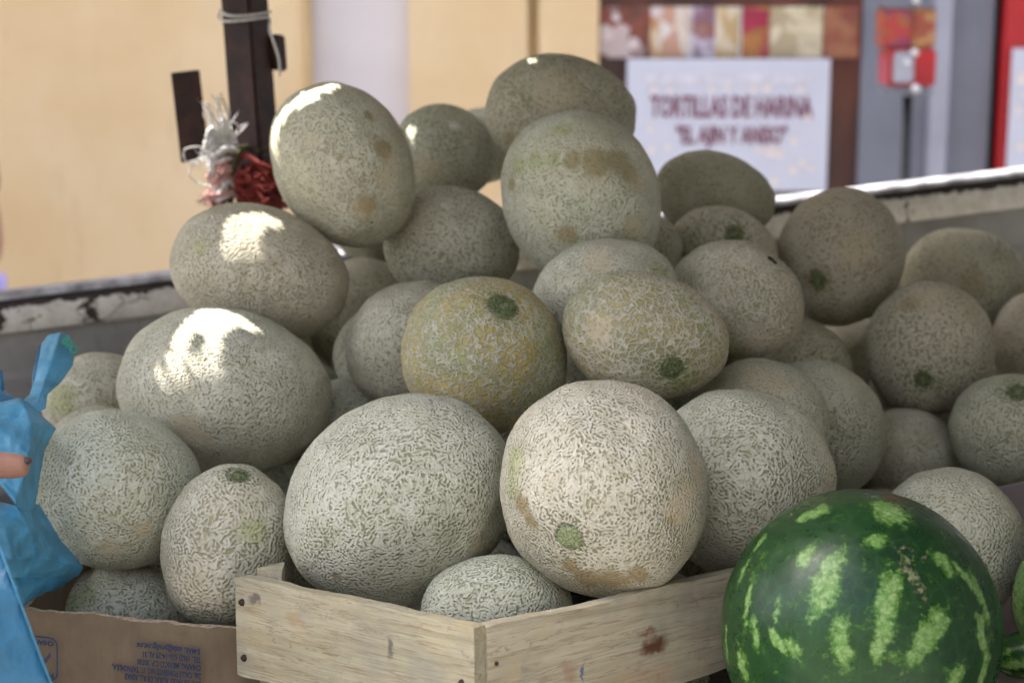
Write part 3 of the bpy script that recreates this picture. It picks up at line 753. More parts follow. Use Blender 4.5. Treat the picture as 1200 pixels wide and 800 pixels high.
# ------------------------------------------------------------------ truck bed
s = N('chipped_white_paint'); p = s.obj()
n1 = s.noise(p, 28, 5, .7); n2 = s.noise(s.vm('MULTIPLY', p, (1, 1, 2)), 11, 5, .75, dist=1.2)
crack = s.vor(s.vm('ADD', p, s.vm('SCALE', s.noise(p, 40, 4, .6, col=True), sc=.03)), 19, 'DISTANCE_TO_EDGE')
sx = s.n('SeparateXYZ'); s.put(sx.inputs[0], p)
wear = s.ramp(sx.outputs[0], .0, .28, .10, .02)
chips = s.math('MAXIMUM', s.ramp(n2, s.math('SUBTRACT', .66, wear), s.math('SUBTRACT', .69, wear)), s.math('MULTIPLY', s.ramp(crack, .01, .03, 1, 0), s.ramp(s.noise(p, 9, 2), .5, .6)))
chips = s.math('MAXIMUM', chips, s.ramp(s.math('ADD', sx.outputs[2], s.math('MULTIPLY', s.math('SUBTRACT', s.noise(s.vm('MULTIPLY', p, (1, 1, .3)), 30, 5, .75), .5), .030)), -.0215, -.019))
base = s.mix(s.ramp(n1, .3, .75), (.74, .71, .66), (.50, .47, .43))
c = s.mix(chips, base, s.mix(n1, (.015, .013, .014), (.07, .04, .03)))
c = s.mix(s.ramp(s.noise(p, 60, 3), .62, .7, 0, .5), c, (.28, .19, .12))
s.set(c, .5, s.bump(chips, -.001, .8), spec=.3); M_PAINT = s.m
M_EDGE = plain('worn_steel_edge', (.34, .33, .36), .45, .2, .55, 22)
M_DARKEDGE = plain('dirty_black_seam', (.02, .02, .022), .8, 0, .3, 60)
s = N('grey_bed_paint'); p = s.obj(); n1 = s.noise(p, 9, 5, .65); n2 = s.noise(p, 60, 4, .7)
c = s.mix(s.ramp(n1, .35, .7), (.21, .205, .20), (.30, .295, .29)); c = s.mix(s.ramp(n2, .62, .72, 0, .7), c, (.10, .09, .08))
c = s.mix(s.ramp(s.noise(s.vm('MULTIPLY', p, (8, 8, 1)), 6, 3), .58, .75, 0, .5), c, (.16, .15, .15))
s.set(c, .6, s.bump(n2, .0006), spec=.3); M_BED = s.m
TL = PX(0, 344, 2.26); TR = PX(1200, 199, 2.44)
tx = (TR - TL).normalized(); tz = Vector((0, 0, 1)); tz = (tz - tz.dot(tx) * tx).normalized(); ty = tz.cross(tx); ty = ty if ty.y > 0 else -ty
TRF = Matrix.Translation(TL) @ Matrix((tx, ty, tz)).transposed().to_4x4()
truck = empty('truck_bed', (0, 2.0, .78)); tag(truck, 'grey truck bed with a chipped white side rail carrying the heap of melons', 'truck bed')
def profile(name, prof, x0, x1, mat, nx=60, wob=0, close=False):
    """sweep a (y, z) profile along the side of the bed"""
    vs = []; fs = []; k = len(prof)
    for i in range(nx + 1):
        x = x0 + (x1 - x0) * i / nx
        for (y, z) in prof:
            n_ = wob * noise.noise(Vector((x * 9, z * 20, y * 9)))
            vs.append(Vector((x, y + n_, z + n_)))
    for i in range(nx):
        for j in range(k if close else k - 1):
            fs.append((i * k + j, i * k + (j + 1) % k, (i + 1) * k + (j + 1) % k, (i + 1) * k + j))
    o = mesh(name, vs, fs, mat, None, True); o.parent = truck; o.matrix_world = TRF
    return o
def arcp(cy, cz, r, a0, a1, n_=5): return [(cy + r * math.cos(math.radians(a0 + (a1 - a0) * i / n_)), cz + r * math.sin(math.radians(a0 + (a1 - a0) * i / n_))) for i in range(n_ + 1)]
X0, X1 = -1.3, 2.1
bpy.context.view_layer.update()
profile('top_rail', arcp(.0075, -.0075, .0075, 195, 90) + arcp(.036, -.012, .012, 90, 0) + [(.049, -.06)], X0, X1, M_EDGE, wob=.0006)
profile('rail_seam', [(.0012, -.009), (-.001, -.0115), (.0012, -.0145)], X0, X1, M_DARKEDGE, wob=.001)
profile('rail_face', [(.0015, -.0135), (-.0005, -.016), (-.001, -.052), (.004, -.055), (.018, -.056)], X0, X1, M_PAINT, wob=.0008)
profile('side_panel', [(.018, -.056), (.020, -.11), (.022, -.112), (.016, -.118), (.022, -.124), (.024, -.20), (.024, -.27), (.016, -.276), (.024, -.284), (.026, -.42)], X0, X1, M_BED, wob=.002)
profile('outer_panel', [(.049, -.06), (.07, -.12), (.07, -.75)], X0, X1, M_PAINT)
fl_ = box('floor_panel', (.4, 1.55, .80), (3.4, 1.7, .02), M_BED); fl_.parent = truck; fl_.matrix_world = Matrix.Translation((.4, 1.55, .80))
for i in range(9):
    b = box('floor_rib', (0, 0, 0), (3.3, .03, .012), M_BED, None, .003); b.parent = truck; b.matrix_world = Matrix.Translation((.4, .85 + i * .18, .816))
b = box('end_panel', (0, 0, 0), (.03, 1.6, .3), M_BED); b.parent = truck; b.matrix_world = Matrix.Translation((-1.31, 1.5, .95))
b = box('end_panel', (0, 0, 0), (.03, 1.6, .3), M_BED); b.parent = truck; b.matrix_world = Matrix.Translation((2.1, 1.5, .95))
b = box('skirt_panel', (0, 0, 0), (3.4, .02, .3), M_PAINT); b.parent = truck; b.matrix_world = Matrix.Translation((.4, .69, .66))
# low box under the watermelons, toned dark for the shaded gap, and a carton at the far right
M_DARKWOOD = wood_material('dark_plank', (.10, .085, .07), (.16, .13, .10), (.06, .045, .035), 2.2)
und = box('plank', (.36, 1.27, .875), (.42, .30, .12), M_DARKWOOD, None, .004)
tag(und, 'wooden plank block under the striped watermelon, darkened for the shade in its gap', 'plank')
s = N('mauve_carton'); p = s.obj(); c = s.mix(s.noise(p, 14, 4), (.20, .16, .16), (.27, .215, .21)); s.set(c, .85, s.bump(s.noise(p, 200, 2), .0005)); M_CARD2 = s.m
q0, q1 = PX(1160, 574, 1.60), PX(1330, 540, 1.66)
def thick_quad(name, pts, th, mat):
    n_ = (pts[1] - pts[0]).cross(pts[2] - pts[0]).normalized() * th
    vs = list(pts) + [v + n_ for v in pts]
    return mesh(name, vs, [(0, 1, 2, 3), (7, 6, 5, 4), (0, 4, 5, 1), (1, 5, 6, 2), (2, 6, 7, 3), (3, 7, 4, 0)], mat)
c2 = thick_quad('cardboard_sheet', [q0, q1, q1 - Vector((0, 0, .17)), q0 - Vector((0, 0, .17))], .005, M_CARD2)
tag(c2, 'plain mauve-brown cardboard edge behind the blue-grey melon at the right edge', 'cardboard')
# ------------------------------------------------------------------ iron post, plate, ropes
s = N('rusty_dark_iron'); p = s.obj(); n1 = s.noise(p, 26, 5, .7)
c = s.mix(s.ramp(n1, .35, .7), (.022, .013, .012), (.062, .026, .02)); c = s.mix(s.ramp(s.noise(p, 70, 4), .6, .75, 0, .6), c, (.10, .045, .03))
s.set(c, .62, s.bump(n1, .0008), metal=.15, spec=.35); M_IRON = s.m
PD = 2.13
pa = PX(285, -20, PD); pb = PX(305, 250, PD)
pz = (pa - pb).normalized(); yaw = math.radians(-31)
pxv = Vector((math.cos(yaw), -math.sin(yaw) * -1, 0)); pxv = (pxv - pxv.dot(pz) * pz).normalized(); pyv = pz.cross(pxv).normalized()
post = empty('iron_post', pb - pz * .30)
tag(post, 'dark rusty square iron post rising from the truck side, tied with rope', 'post')
PRF = Matrix((pxv, pyv, pz)).transposed().to_4x4()
hp = (pa - pb).length + .30 + .75
b = box('tube', (0, 0, 0), (.046, .040, hp), M_IRON, None, .003); b.parent = post; b.matrix_world = Matrix.Translation(pb - pz * .30 + pz * hp / 2) @ PRF
tab = box('hinge_tab', (0, 0, 0), (.012, .02, .044), M_IRON, None, .002); tab.parent = post; tab.matrix_world = Matrix.Translation(PX(326, 62, PD + .01)) @ PRF
# loose flat plate hanging left of the post
pl = empty('iron_plate', PX(228, 190, PD + .045)); tag(pl, 'short rusty iron plate tied by string left of the iron post', 'iron plate')
pc = (PX(217, 84, PD + .045) + PX(229, 189, PD + .045)) / 2
a_ = (PX(217, 84, PD + .045) - PX(229, 189, PD + .045)); hz = a_.length; a_.normalize(); b_ = (RIGHT - RIGHT.dot(a_) * a_).normalized(); yv = a_.cross(b_).normalized()
b = box('plate', (0, 0, 0), (.036, .006, hz), M_IRON, None, .001); b.parent = pl; b.matrix_world = Matrix.Translation(pc) @ Matrix((b_, yv, a_)).transposed().to_4x4()
b = box('plate_lip', (0, 0, 0), (.005, .016, hz - .002), M_IRON, None, .001); b.parent = pl; b.matrix_world = Matrix.Translation(pc - b_ * .0158 + Vector((0, .0095, 0))) @ Matrix((b_, yv, a_)).transposed().to_4x4()

def fiber(name, col, rough=.8):
    s = N(name); p = s.obj(); f = s.noise(p, 400, 3, .7)
    c = s.mix(s.ramp(f, .3, .7), [x * .6 for x in col], col); return s.set(c, rough, s.bump(f, .0008), spec=.2)
M_WHITE = fiber('white_string', (.85, .83, .80)); M_RED = fiber('red_rope', (.30, .05, .04)); M_OLIVE = fiber('olive_rope', (.10, .09, .045)); M_PINK = fiber('faded_pink_rope', (.70, .38, .34))
D0 = PD - .045
def strand(name, pts, r, mat, parent=None, depth=D0, k=6, twist=.9, seg=9):
    return tube(name, smoothpath([PX(x, y, depth + dz) for x, y, dz in pts], k), r, mat, parent, seg, twist)
st = strand('string', [(257, 12, .03), (266, 18, -.005), (285, 19, -.01), (308, 16, .0), (317, 14, .04), (300, 14, .10), (262, 16, .10), (256, 20, .05), (262, 25, .0), (285, 24, -.01), (309, 21, .0), (316, 22, .02), (316, 35, .01), (321, 50, .0), (327, 70, -.005), (328, 88, -.01)], .0016, M_WHITE)
tag(st, 'white string looped twice round the top of the iron post and hanging down its side', 'string')
st = strand('string', [(241, 175, .02), (230, 172, -.01), (216, 176, -.01), (219, 190, -.01), (236, 186, -.01), (226, 194, -.01), (222, 206, -.01), (236, 216, -.01), (252, 220, -.01), (262, 232, 0)], .0009, M_WHITE)
tag(st, 'thin white string curling below the hanging iron plate', 'string')
rope = empty('rope_knot', PX(275, 225, D0)); tag(rope, 'frayed knot of white, red and olive rope wound round the foot of the iron post', 'rope')
def rs(name, pts, r, mat, **kw):
    o = strand(name, pts, r, mat, **kw); o.parent = rope; o.matrix_parent_inverse = Matrix.Translation(-rope.location); return o
bpy.context.view_layer.update()
random.seed(3)
rs('olive_strand', [(270, 240, .02), (272, 215, -.01), (274, 195, -.015), (280, 180, -.015), (287, 172, -.01), (296, 176, 0), (310, 176, .0), (330, 168, .03)], .0035, M_OLIVE)
rs('olive_strand', [(284, 170, 0), (276, 180, -.012), (268, 196, -.012), (271, 222, -.01), (270, 240, 0)], .0035, M_OLIVE)
for i in range(16):
    y = 188 + i * 3
    j = lambda q: random.uniform(-q, q)
    rs('red_strand', [(264 + j(5), y + 6 + j(8), .03), (274 + j(3), y + j(9), -.010 + j(.004)), (286 + j(4), y + j(9), -.016 + j(.005)), (302 + j(6), y + 4 + j(9), -.018 + j(.005)), (318 + j(4), y + 8 + j(9), -.012), (336, y + 10 + j(6), .03)], random.uniform(.0012, .0026), M_RED)
for i in range(11):
    y = 176 + i * 5
    rs('pink_strand', [(272, y - 6 + random.uniform(-8, 8), .01), (260 + random.uniform(-6, 6), y - 8 + random.uniform(-9, 9), -.01), (249 + random.uniform(-6, 8), y + random.uniform(-6, 6), -.012), (256 + random.uniform(-5, 5), y + 10 + random.uniform(-6, 6), -.016), (266, y + 6 + random.uniform(-9, 9), -.018), (276, y + 2, -.01)], random.uniform(.002, .004), M_PINK if i % 2 else M_WHITE)
for i in range(4):
    rs('white_strand', [(266, 170 + i * 5, .0), (256 - i * 3, 158 + i * 4, -.01), (247 + 2 * i, 152 + i * 10, -.014), (242 + i * 3, 172 + i * 7, -.014), (254 - 2 * i, 190 + i * 6, -.012), (266, 196 + i * 4, -.012)], .0036, M_WHITE)
# frayed ends, each a bundle of thin fibres
def tuft(name, x0, y0, x1, y1, n_, spread, r, mat):
    bm = bmesh.new(); vs = []; fs = []
    for i in range(n_):
        ex, ey, ez = x1 + random.gauss(0, spread), y1 + random.gauss(0, spread), random.gauss(0, .012)
        mx, my = (x0 + ex) / 2 + random.gauss(0, spread * 1.1), (y0 + ey) / 2 + random.gauss(0, spread * 1.1)
        P = smoothpath([PX(x0 + random.gauss(0, 2), y0 + random.gauss(0, 2), D0), PX(mx, my, D0 - .01 + ez / 2), PX(ex, ey, D0 - .01 + ez)], 4)
        b0 = len(vs)
        for j, q in enumerate(P):
            rr = r * (1 - .6 * j / len(P))
            for k in range(3):
                g = k * 2.094; vs.append(q + RIGHT * math.cos(g) * rr + UP * math.sin(g) * rr)
        for j in range(len(P) - 1):
            for k in range(3): fs.append((b0 + j * 3 + k, b0 + j * 3 + (k + 1) % 3, b0 + (j + 1) * 3 + (k + 1) % 3, b0 + (j + 1) * 3 + k))
    bm.free()
    o = mesh(name, [v - rope.location for v in vs], fs, mat, None, True); o.parent = rope
    return o
tuft('frayed_end', 262, 165, 240, 122, 9, 5, .0012, M_WHITE)
tuft('frayed_end', 266, 165, 253, 110, 9, 4, .0012, M_WHITE)
tuft('frayed_end', 268, 168, 266, 135, 14, 8, .0011, M_WHITE)
tuft('frayed_end', 258, 180, 240, 188, 24, 7, .0011, M_WHITE)
tuft('frayed_end', 262, 228, 240, 234, 26, 4, .0013, M_PINK)
tuft('frayed_end', 262, 232, 246, 238, 20, 4, .0013, M_RED)
tuft('frayed_end', 300, 205, 330, 225, 60, 9, .0013, M_RED)
tuft('frayed_end', 285, 200, 318, 212, 50, 9, .0013, M_RED)
tuft('frayed_end', 280, 225, 310, 234, 40, 7, .0013, M_RED)
tuft('frayed_end', 262, 195, 256, 212, 40, 7, .0012, M_PINK)

# ------------------------------------------------------------------ blue plastic bag
def plastic(name, col, alpha_t=.25):
    s = N(name); p = s.obj(); n1 = s.noise(p, 30, 4, .6); n2 = s.noise(s.vm('MULTIPLY', p, (1, 1, .4)), 90, 4, .7)
    c = s.mix(s.ramp(n1, .3, .7), [x * .8 for x in col], [min(1, x * 1.15) for x in col])
    m = s.set(c, .38, s.bump(s.math('ADD', s.vor(s.vm('ADD', p, s.vm('SCALE', s.noise(p, 20, 2, .5, col=True), sc=.04)), 38), s.math('MULTIPLY', n2, .5)), .005, .9), spec=.5)
    tr = s.n('BsdfTranslucent'); s.put(tr.inputs[0], c); mx = s.n('MixShader'); mx.inputs[0].default_value = alpha_t
    out = s.t.nodes['Material Output']; s.t.links.new(s.b.outputs[0], mx.inputs[1]); s.t.links.new(tr.outputs[0], mx.inputs[2]); s.t.links.new(mx.outputs[0], out.inputs[0])
    return m
M_BLUE = plastic('sky_blue_plastic', (.14, .46, .66), .35); M_DBLUE = plastic('dark_blue_plastic', (.035, .18, .32), .15)
M_BGREEN = plain('green_print', (.02, .25, .16), .5)
def linpath(pts, k):
    P = [Vector(p) for p in pts]; return [P[i].lerp(P[i + 1], j / k) for i in range(len(P) - 1) for j in range(k)] + [P[-1]]
def crease(q, seed):
    rng = random.Random(seed * 17 + 1); a = 0
    for k in range(10):
        dr = Vector((rng.uniform(-1, 1), 0, rng.uniform(-1, 1))).normalized(); f = rng.uniform(14, 95); ph = rng.random()
        t = q.dot(dr) * f + ph + .9 * noise.noise(Vector((q.x * 13, q.z * 13, seed + k))); t -= math.floor(t)
        w_ = max(0, noise.noise(Vector((q.x * 9 + k * 3, q.z * 9, seed))) + .35)
        a += (1 - abs(2 * t - 1) ** .8) * 14 / f * w_
    return a
def sheet(name, rows, mat, parent, sub=5, amp=.006, seed=0, th=.0004):
    """rows: lists of (x, y, depth) control points of the same length"""
    R_ = [linpath([PX(*c) for c in r], sub) for r in rows]
    n_ = len(R_[0]); cols = [linpath([r[i] for r in R_], sub) for i in range(n_)]
    m_ = len(cols[0]); vs = []
    for j in range(m_):
        for i in range(n_):
            q = cols[i][j]; e = min(i, n_ - 1 - i, j, m_ - 1 - j) / 4; e = min(1, e)
            a = crease(q, seed)
            vs.append(q - FWD * a * amp * (.35 + .65 * e) + (UP + RIGHT * .5) * (a * amp * .25 * e))
    fs = [(j * n_ + i, j * n_ + i + 1, (j + 1) * n_ + i + 1, (j + 1) * n_ + i) for j in range(m_ - 1) for i in range(n_ - 1)]
    o = mesh(name, [v - parent.location for v in vs], fs, mat, None, True); o.parent = parent
    md = o.modifiers.new('thickness', 'SOLIDIFY'); md.thickness = th
    return o
bag = empty('plastic_bag', PX(0, 700, 1.46)); tag(bag, 'crumpled sky-blue plastic bag with a printed handle loop, beside the buff melon', 'bag')
sheet('bag_side', [[(-160, 462, 1.52), (-60, 470, 1.50), (-10, 474, 1.50), (24, 466, 1.50), (32, 470, 1.52)],
                   [(-160, 490, 1.47), (-60, 490, 1.46), (0, 500, 1.455), (38, 498, 1.46), (66, 502, 1.50)],
                   [(-160, 530, 1.44), (-60, 535, 1.43), (0, 540, 1.425), (36, 530, 1.43), (52, 528, 1.50)],
                   [(-160, 560, 1.42), (-60, 552, 1.42), (0, 562, 1.42), (22, 580, 1.42), (42, 590, 1.46)],
                   [(-160, 570, 1.42), (-60, 560, 1.42), (0, 566, 1.42), (20, 592, 1.41), (40, 610, 1.46)]], M_BLUE, bag, 14, .013, 1)
sheet('bag_front', [[(-160, 590, 1.44), (-40, 588, 1.44), (2, 588, 1.44), (20, 592, 1.425), (46, 590, 1.48)],
                    [(-160, 620, 1.40), (-40, 615, 1.405), (6, 618, 1.40), (36, 625, 1.42), (70, 630, 1.49)],
                    [(-160, 650, 1.40), (-40, 650, 1.405), (14, 655, 1.39), (50, 655, 1.43), (98, 664, 1.50)],
                    [(-160, 668, 1.41), (-40, 668, 1.42), (20, 676, 1.41), (52, 676, 1.45), (92, 674, 1.51)]], M_BLUE, bag, 14, .014, 2)
sheet('bag_fold', [[(-100, 662, 1.45), (-20, 668, 1.45), (22, 672, 1.44), (60, 672, 1.48), (94, 670, 1.53)],
                   [(-100, 690, 1.43), (-20, 690, 1.43), (22, 688, 1.425), (50, 686, 1.47), (84, 678, 1.52)],
                   [(-100, 712, 1.45), (-20, 716, 1.45), (24, 708, 1.44), (44, 702, 1.475), (64, 694, 1.51)],
                   [(-100, 740, 1.49), (-20, 740, 1.49), (24, 718, 1.47), (44, 712, 1.49), (56, 705, 1.52)]], M_BLUE, bag, 14, .010, 3)
sheet('handle_loop', [[(22, 474, 1.51), (38, 486, 1.51), (54, 478, 1.52)],
                      [(35, 462, 1.55), (46, 468, 1.535), (56, 462, 1.55)],
                      [(41, 445, 1.58), (53, 448, 1.565), (72, 448, 1.58)],
                      [(46, 420, 1.605), (62, 424, 1.595), (86, 428, 1.605)],
                      [(49, 403, 1.62), (67, 406, 1.60), (88, 408, 1.62)],
                      [(57, 392, 1.63), (72, 389, 1.62), (82, 393, 1.63)]], M_BLUE, bag, 10, .006, 4)
sheet('handle_loop', [[(36, 476, 1.56), (44, 470, 1.57), (52, 466, 1.58)],
                      [(38, 440, 1.61), (48, 440, 1.61), (60, 452, 1.60)],
                      [(46, 404, 1.64), (56, 408, 1.64), (68, 430, 1.62)]], M_DBLUE, bag, 5, .002, 5)
sheet('handle_loop', [[(-60, 430, 1.58), (-20, 428, 1.58), (3, 434, 1.57)], [(-60, 445, 1.56), (-20, 450, 1.56), (5, 458, 1.56)],
                      [(-60, 470, 1.53), (-10, 476, 1.53), (26, 470, 1.53)]], M_DBLUE, bag, 5, .002, 6)
a = (PX(86, 412, 1.6) - PX(72, 396, 1.6)).normalized(); nz_ = -FWD; upx = nz_.cross(a).normalized()
text('printed_lettering', 'BIO', .0115, M_BGREEN, bag, Matrix.Translation(PX(71, 399, 1.594)) @ Matrix((a, upx, nz_)).transposed().to_4x4(), off=.0004)
bag2 = empty('plastic_bag', PX(0, 800, 1.12)); tag(bag2, 'taut dark-blue plastic bag in the lower left corner, in front of the cardboard box', 'bag')
sheet('bag_side', [[(-140, 560, 1.16), (-60, 590, 1.15), (-8, 622, 1.13)],
                   [(-140, 690, 1.12), (-50, 695, 1.11), (22, 700, 1.11)],
                   [(-140, 770, 1.12), (-50, 772, 1.10), (50, 775, 1.11)],
                   [(-140, 860, 1.13), (-40, 865, 1.11), (88, 868, 1.12)]], M_DBLUE, bag2, 7, .003, 8)
hem = tube('hem', smoothpath([PX(-8, 622, 1.129), PX(22, 700, 1.109), PX(50, 775, 1.109), PX(88, 868, 1.119)], 6), .0007, M_BLUE, None, 6); hem.parent = bag2; hem.matrix_parent_inverse = Matrix.Translation(-bag2.location)

# ------------------------------------------------------------------ people
def skin_mesh(name, nodes, edges, mat, parent, sub=2, root=0):
    me = bpy.data.meshes.new(name); me.from_pydata([tuple(n_[0]) for n_ in nodes], edges, []); me.update()
    o = link(name, me, mat)
    o.modifiers.new('skin', 'SKIN').use_smooth_shade = True
    sv = me.skin_vertices[0].data
    for i, n_ in enumerate(nodes):
        r = n_[1]; sv[i].radius = r if isinstance(r, tuple) else (r, r); sv[i].use_root = (i == root)
    m = o.modifiers.new('sub', 'SUBSURF'); m.levels = sub; m.render_levels = sub
    ev = o.evaluated_get(bpy.context.evaluated_depsgraph_get()); m2 = bpy.data.meshes.new_from_object(ev)
    bpy.data.objects.remove(o)
    m2.materials.clear(); m2.materials.append(mat)
    o = link(name, m2, mat, parent, True)
    return o
s = N('brown_skin'); p = s.obj(); c = s.mix(s.noise(p, 60, 4), (.36, .175, .115), (.46, .24, .165)); s.set(c, .5, s.bump(s.noise(p, 700, 3), .0004), spec=.4, Subsurface_Weight=.08); M_SKIN = s.m
M_NAILB = plain('dirty_fingernail', (.09, .055, .05), .4, 0, .3, 300)
M_HAIR = plain('black_hair', (.012, .01, .009), .5, 0, .3, 200)
def person(label, base, yaw, wrist, elbow, shirt, trousers, hand=None, scale=1.0):
    """standing figure; the right arm reaches to `wrist` (world)"""
    root = empty('person', base); tag(root, label, 'person'); R = Matrix.Rotation(yaw, 3, 'Z')
    L = lambda x, y, z: R @ Vector((x, y, z)) * scale
    W_ = lambda w_: Vector(w_) - Vector(base)
    sh_r, sh_l = L(.18, 0, 1.36), L(-.18, 0, 1.36)
    nodes = [(L(0, 0, .92), (.14, .1)), (L(0, 0, 1.1), (.125, .09)), (L(0, 0, 1.3), (.15, .1)), (L(0, 0, 1.44), .055), (L(0, .01, 1.5), .05), (L(0, .025, 1.58), .082), (L(0, .015, 1.66), .086), (L(0, .01, 1.72), .05),
             (sh_r, .055), (W_(elbow), .040), (W_(wrist), .026),
             (sh_l, .055), (L(-.24, -.02, 1.08), .040), (L(-.22, .1, .86), .027), (L(-.21, .14, .78), .032), (L(-.21, .15, .70), .016),
             (L(.09, 0, .86), .085), (L(.1, .01, .48), .055), (L(.1, -.02, .09), .036), (L(.1, .13, .04), .032),
             (L(-.09, 0, .86), .085), (L(-.1, .01, .48), .055), (L(-.1, -.02, .09), .036), (L(-.1, .13, .04), .032)]
    ed = [(0, 1), (1, 2), (2, 3), (3, 4), (4, 5), (5, 6), (6, 7), (2, 8), (8, 9), (9, 10), (2, 11), (11, 12), (12, 13), (13, 14), (14, 15), (0, 16), (16, 17), (17, 18), (18, 19), (0, 20), (20, 21), (21, 22), (22, 23)]
    if hand:
        for pt, r, par in hand:
            nodes.append((W_(pt), r)); ed.append((10 if par < 0 else 24 + par, len(nodes) - 1))
    skin_mesh('body', nodes, ed, M_SKIN, root)
    sn = [(L(0, 0, .90), (.165, .125)), (L(0, 0, 1.1), (.150, .115)), (L(0, 0, 1.3), (.172, .122)), (L(0, 0, 1.41), .075), (sh_r, .074), (sh_r.lerp(W_(elbow), .75), .058),
          (sh_l, .074), (L(-.225, -.015, 1.15), .058)]
    skin_mesh('shirt', sn, [(0, 1), (1, 2), (2, 3), (2, 4), (4, 5), (2, 6), (6, 7)], shirt, root)
    tn = [(L(0, 0, .93), (.155, .12)), (L(.09, 0, .84), .1), (L(.1, .01, .48), .072), (L(.1, -.02, .1), .055), (L(-.09, 0, .84), .1), (L(-.1, .01, .48), .072), (L(-.1, -.02, .1), .055)]
    skin_mesh('trousers', tn, [(0, 1), (1, 2), (2, 3), (0, 4), (4, 5), (5, 6)], trousers, root)
    skin_mesh('hair', [(L(0, -.03, 1.6), .09), (L(0, -.01, 1.69), .092), (L(0, .02, 1.74), .06)], [(0, 1), (1, 2)], M_HAIR, root)
    for sx in (-1, 1):
        e = mesh('shoe', *boxdata(.09, .26, .07), M_HAIR, root); e.location = L(.1 * sx, .05, .035); e.rotation_euler.z = yaw
    return root
def boxdata(x, y, z):
    v = [(sx * x / 2, sy * y / 2, sz * z / 2) for sx in (-1, 1) for sy in (-1, 1) for sz in (-1, 1)]
    return v, [(0, 1, 3, 2), (4, 6, 7, 5), (0, 4, 5, 1), (2, 3, 7, 6), (0, 2, 6, 4), (1, 5, 7, 3)]
# the buyer whose index finger enters the frame
HD = 1.325
H = lambda x, y, dz=0: PX(x, y, HD + dz)
hand = [ # (point, radius, parent index or -1 for the wrist)
 (H(-120, 545, .0), (.030, .018), -1), (H(-95, 547, 0), (.036, .017), 0),
 (H(-62, 545, 0), .0118, 1), (H(-28, 543, 0), .0112, 2), (H(2, 545, 0), .0112, 3), (H(24, 546, 0), .0104, 4), (H(35, 546, 0), .0072, 5),
 (H(-66, 575, .02), .0102, 1), (H(-44, 596, .03), .0092, 7), (H(-58, 618, .04), .0082, 8),
 (H(-78, 590, .035), .0100, 1), (H(-62, 616, .045), .0090, 10), (H(-78, 634, .05), .0080, 11),
 (H(-95, 596, .045), .0088, 1), (H(-88, 620, .055), .0078, 13), (H(-100, 636, .06), .0070, 14),
 (H(-105, 512, -.02), .0125, 0), (H(-72, 505, -.03), .0110, 16), (H(-45, 512, -.035), .0092, 17)]
M_SHIRT = plain('cream_shirt', (.55, .52, .46), .85, 0, .1, 30); M_JEANS = plain('dark_jeans', (.03, .045, .09), .85)
wr_ = H(-175, 540, -.02)
buyer = person('person beyond the left edge, one fingertip with a dirty nail pointing at the buff melon', (-.97, .78, 0), math.radians(-50), wr_, wr_ + Vector((-.20, -.16, -.03)), M_SHIRT, M_JEANS, hand)
nl = mesh('fingernail', *boxdata(.001, .001, .001), M_NAILB, buyer)
bm = bmesh.new(); bmesh.ops.create_uvsphere(bm, u_segments=14, v_segments=9, radius=1)
for v in bm.verts: v.co = Vector((v.co.x * .0050, v.co.y * .0050, v.co.z * .0030))
bm.to_mesh(nl.data); bm.free(); nl.data.shade_smooth(); nl.location = H(30.5, 539.5, -.001) - buyer.location
# a passer-by by the far wall, only an elbow edge in the frame
M_MAUVE = plain('mauve_top', (.14, .06, .085), .85); M_DARKT = plain('dark_skirt', (.02, .018, .022), .85)
pw = PX(-116, 330, 4.3)
passer = person('blurred person in a mauve top by the far wall, cut off by the left edge', (PX(-123, 300, 4.3).x, pw.y, 0), 0, PX(-60, 350, 4.2), PX(-10, 296, 4.3), M_MAUVE, M_DARKT)
lb = plain('lavender_plastic', (.42, .38, .75), .5)
o = box('shopping_bag', (0, 0, 0), (.10, .06, .14), lb, None, .02); o.matrix_world = Matrix.Translation(PX(-16, 345, 4.25)); tag(o, 'lavender bag corner above the truck rail at the left edge', 'bag')

# ------------------------------------------------------------------ street, wall, shop front
asph = plain('grey_asphalt', (.16, .15, .14), .9, 0, .2, 6, .004)
g = box('ground', (0, 0, -.05), (400, 400, .1), asph); tag(g, kind='structure')
pv = box('pavement', (0, 4.65, .065), (30, 1.3, .13), plain('concrete_pavement', (.36, .34, .31), .9, 0, .15, 5, .003)); tag(pv, kind='structure')
kb = box('kerb', (0, 3.95, .07), (30, .1, .14), plain('kerb_concrete', (.42, .40, .37), .9), None, .01); tag(kb, kind='structure')
WD = 5.2
def wx(x, y=0, d=WD): return PX(x, y, d)
def atwall(x, y, Y):
    r = PX(x, y, 1) - CAM; t = (Y - CAM.y) / r.y; return CAM + r * t
WY = 5.2
s = N('peach_stucco'); p = s.obj(); n1 = s.noise(p, 2.2, 5, .6); n2 = s.noise(p, 60, 4, .7)
sxz = s.n('SeparateXYZ'); s.put(sxz.inputs[0], p)
c = s.mix(s.ramp(n1, .3, .7), (.65, .465, .26), (.71, .54, .33)); c = s.mix(s.ramp(s.noise(s.vm('MULTIPLY', p, (7, 1, 1.2)), 2, 4), .62, .75, 0, .3), c, (.58, .42, .24))
c = s.mix(s.ramp(s.noise(p, 5, 4, .7), .64, .70, 0, .5), c, (.66, .60, .60)); c = s.mix(s.ramp(s.noise(s.vm('MULTIPLY', p, (3, 1, .8)), 3, 5, .7), .55, .75, 0, .45), c, (.46, .33, .20))
s.set(c, .9, s.bump(n2, .003, .5), spec=.1); M_PEACH = s.m
M_PALE = plain('pale_lilac_paint', (.64, .58, .57), .8, 0, .05, 3, .001)
M_OCHRE = plain('ochre_trim', (.50, .35, .17), .85, 0, .08, 6)
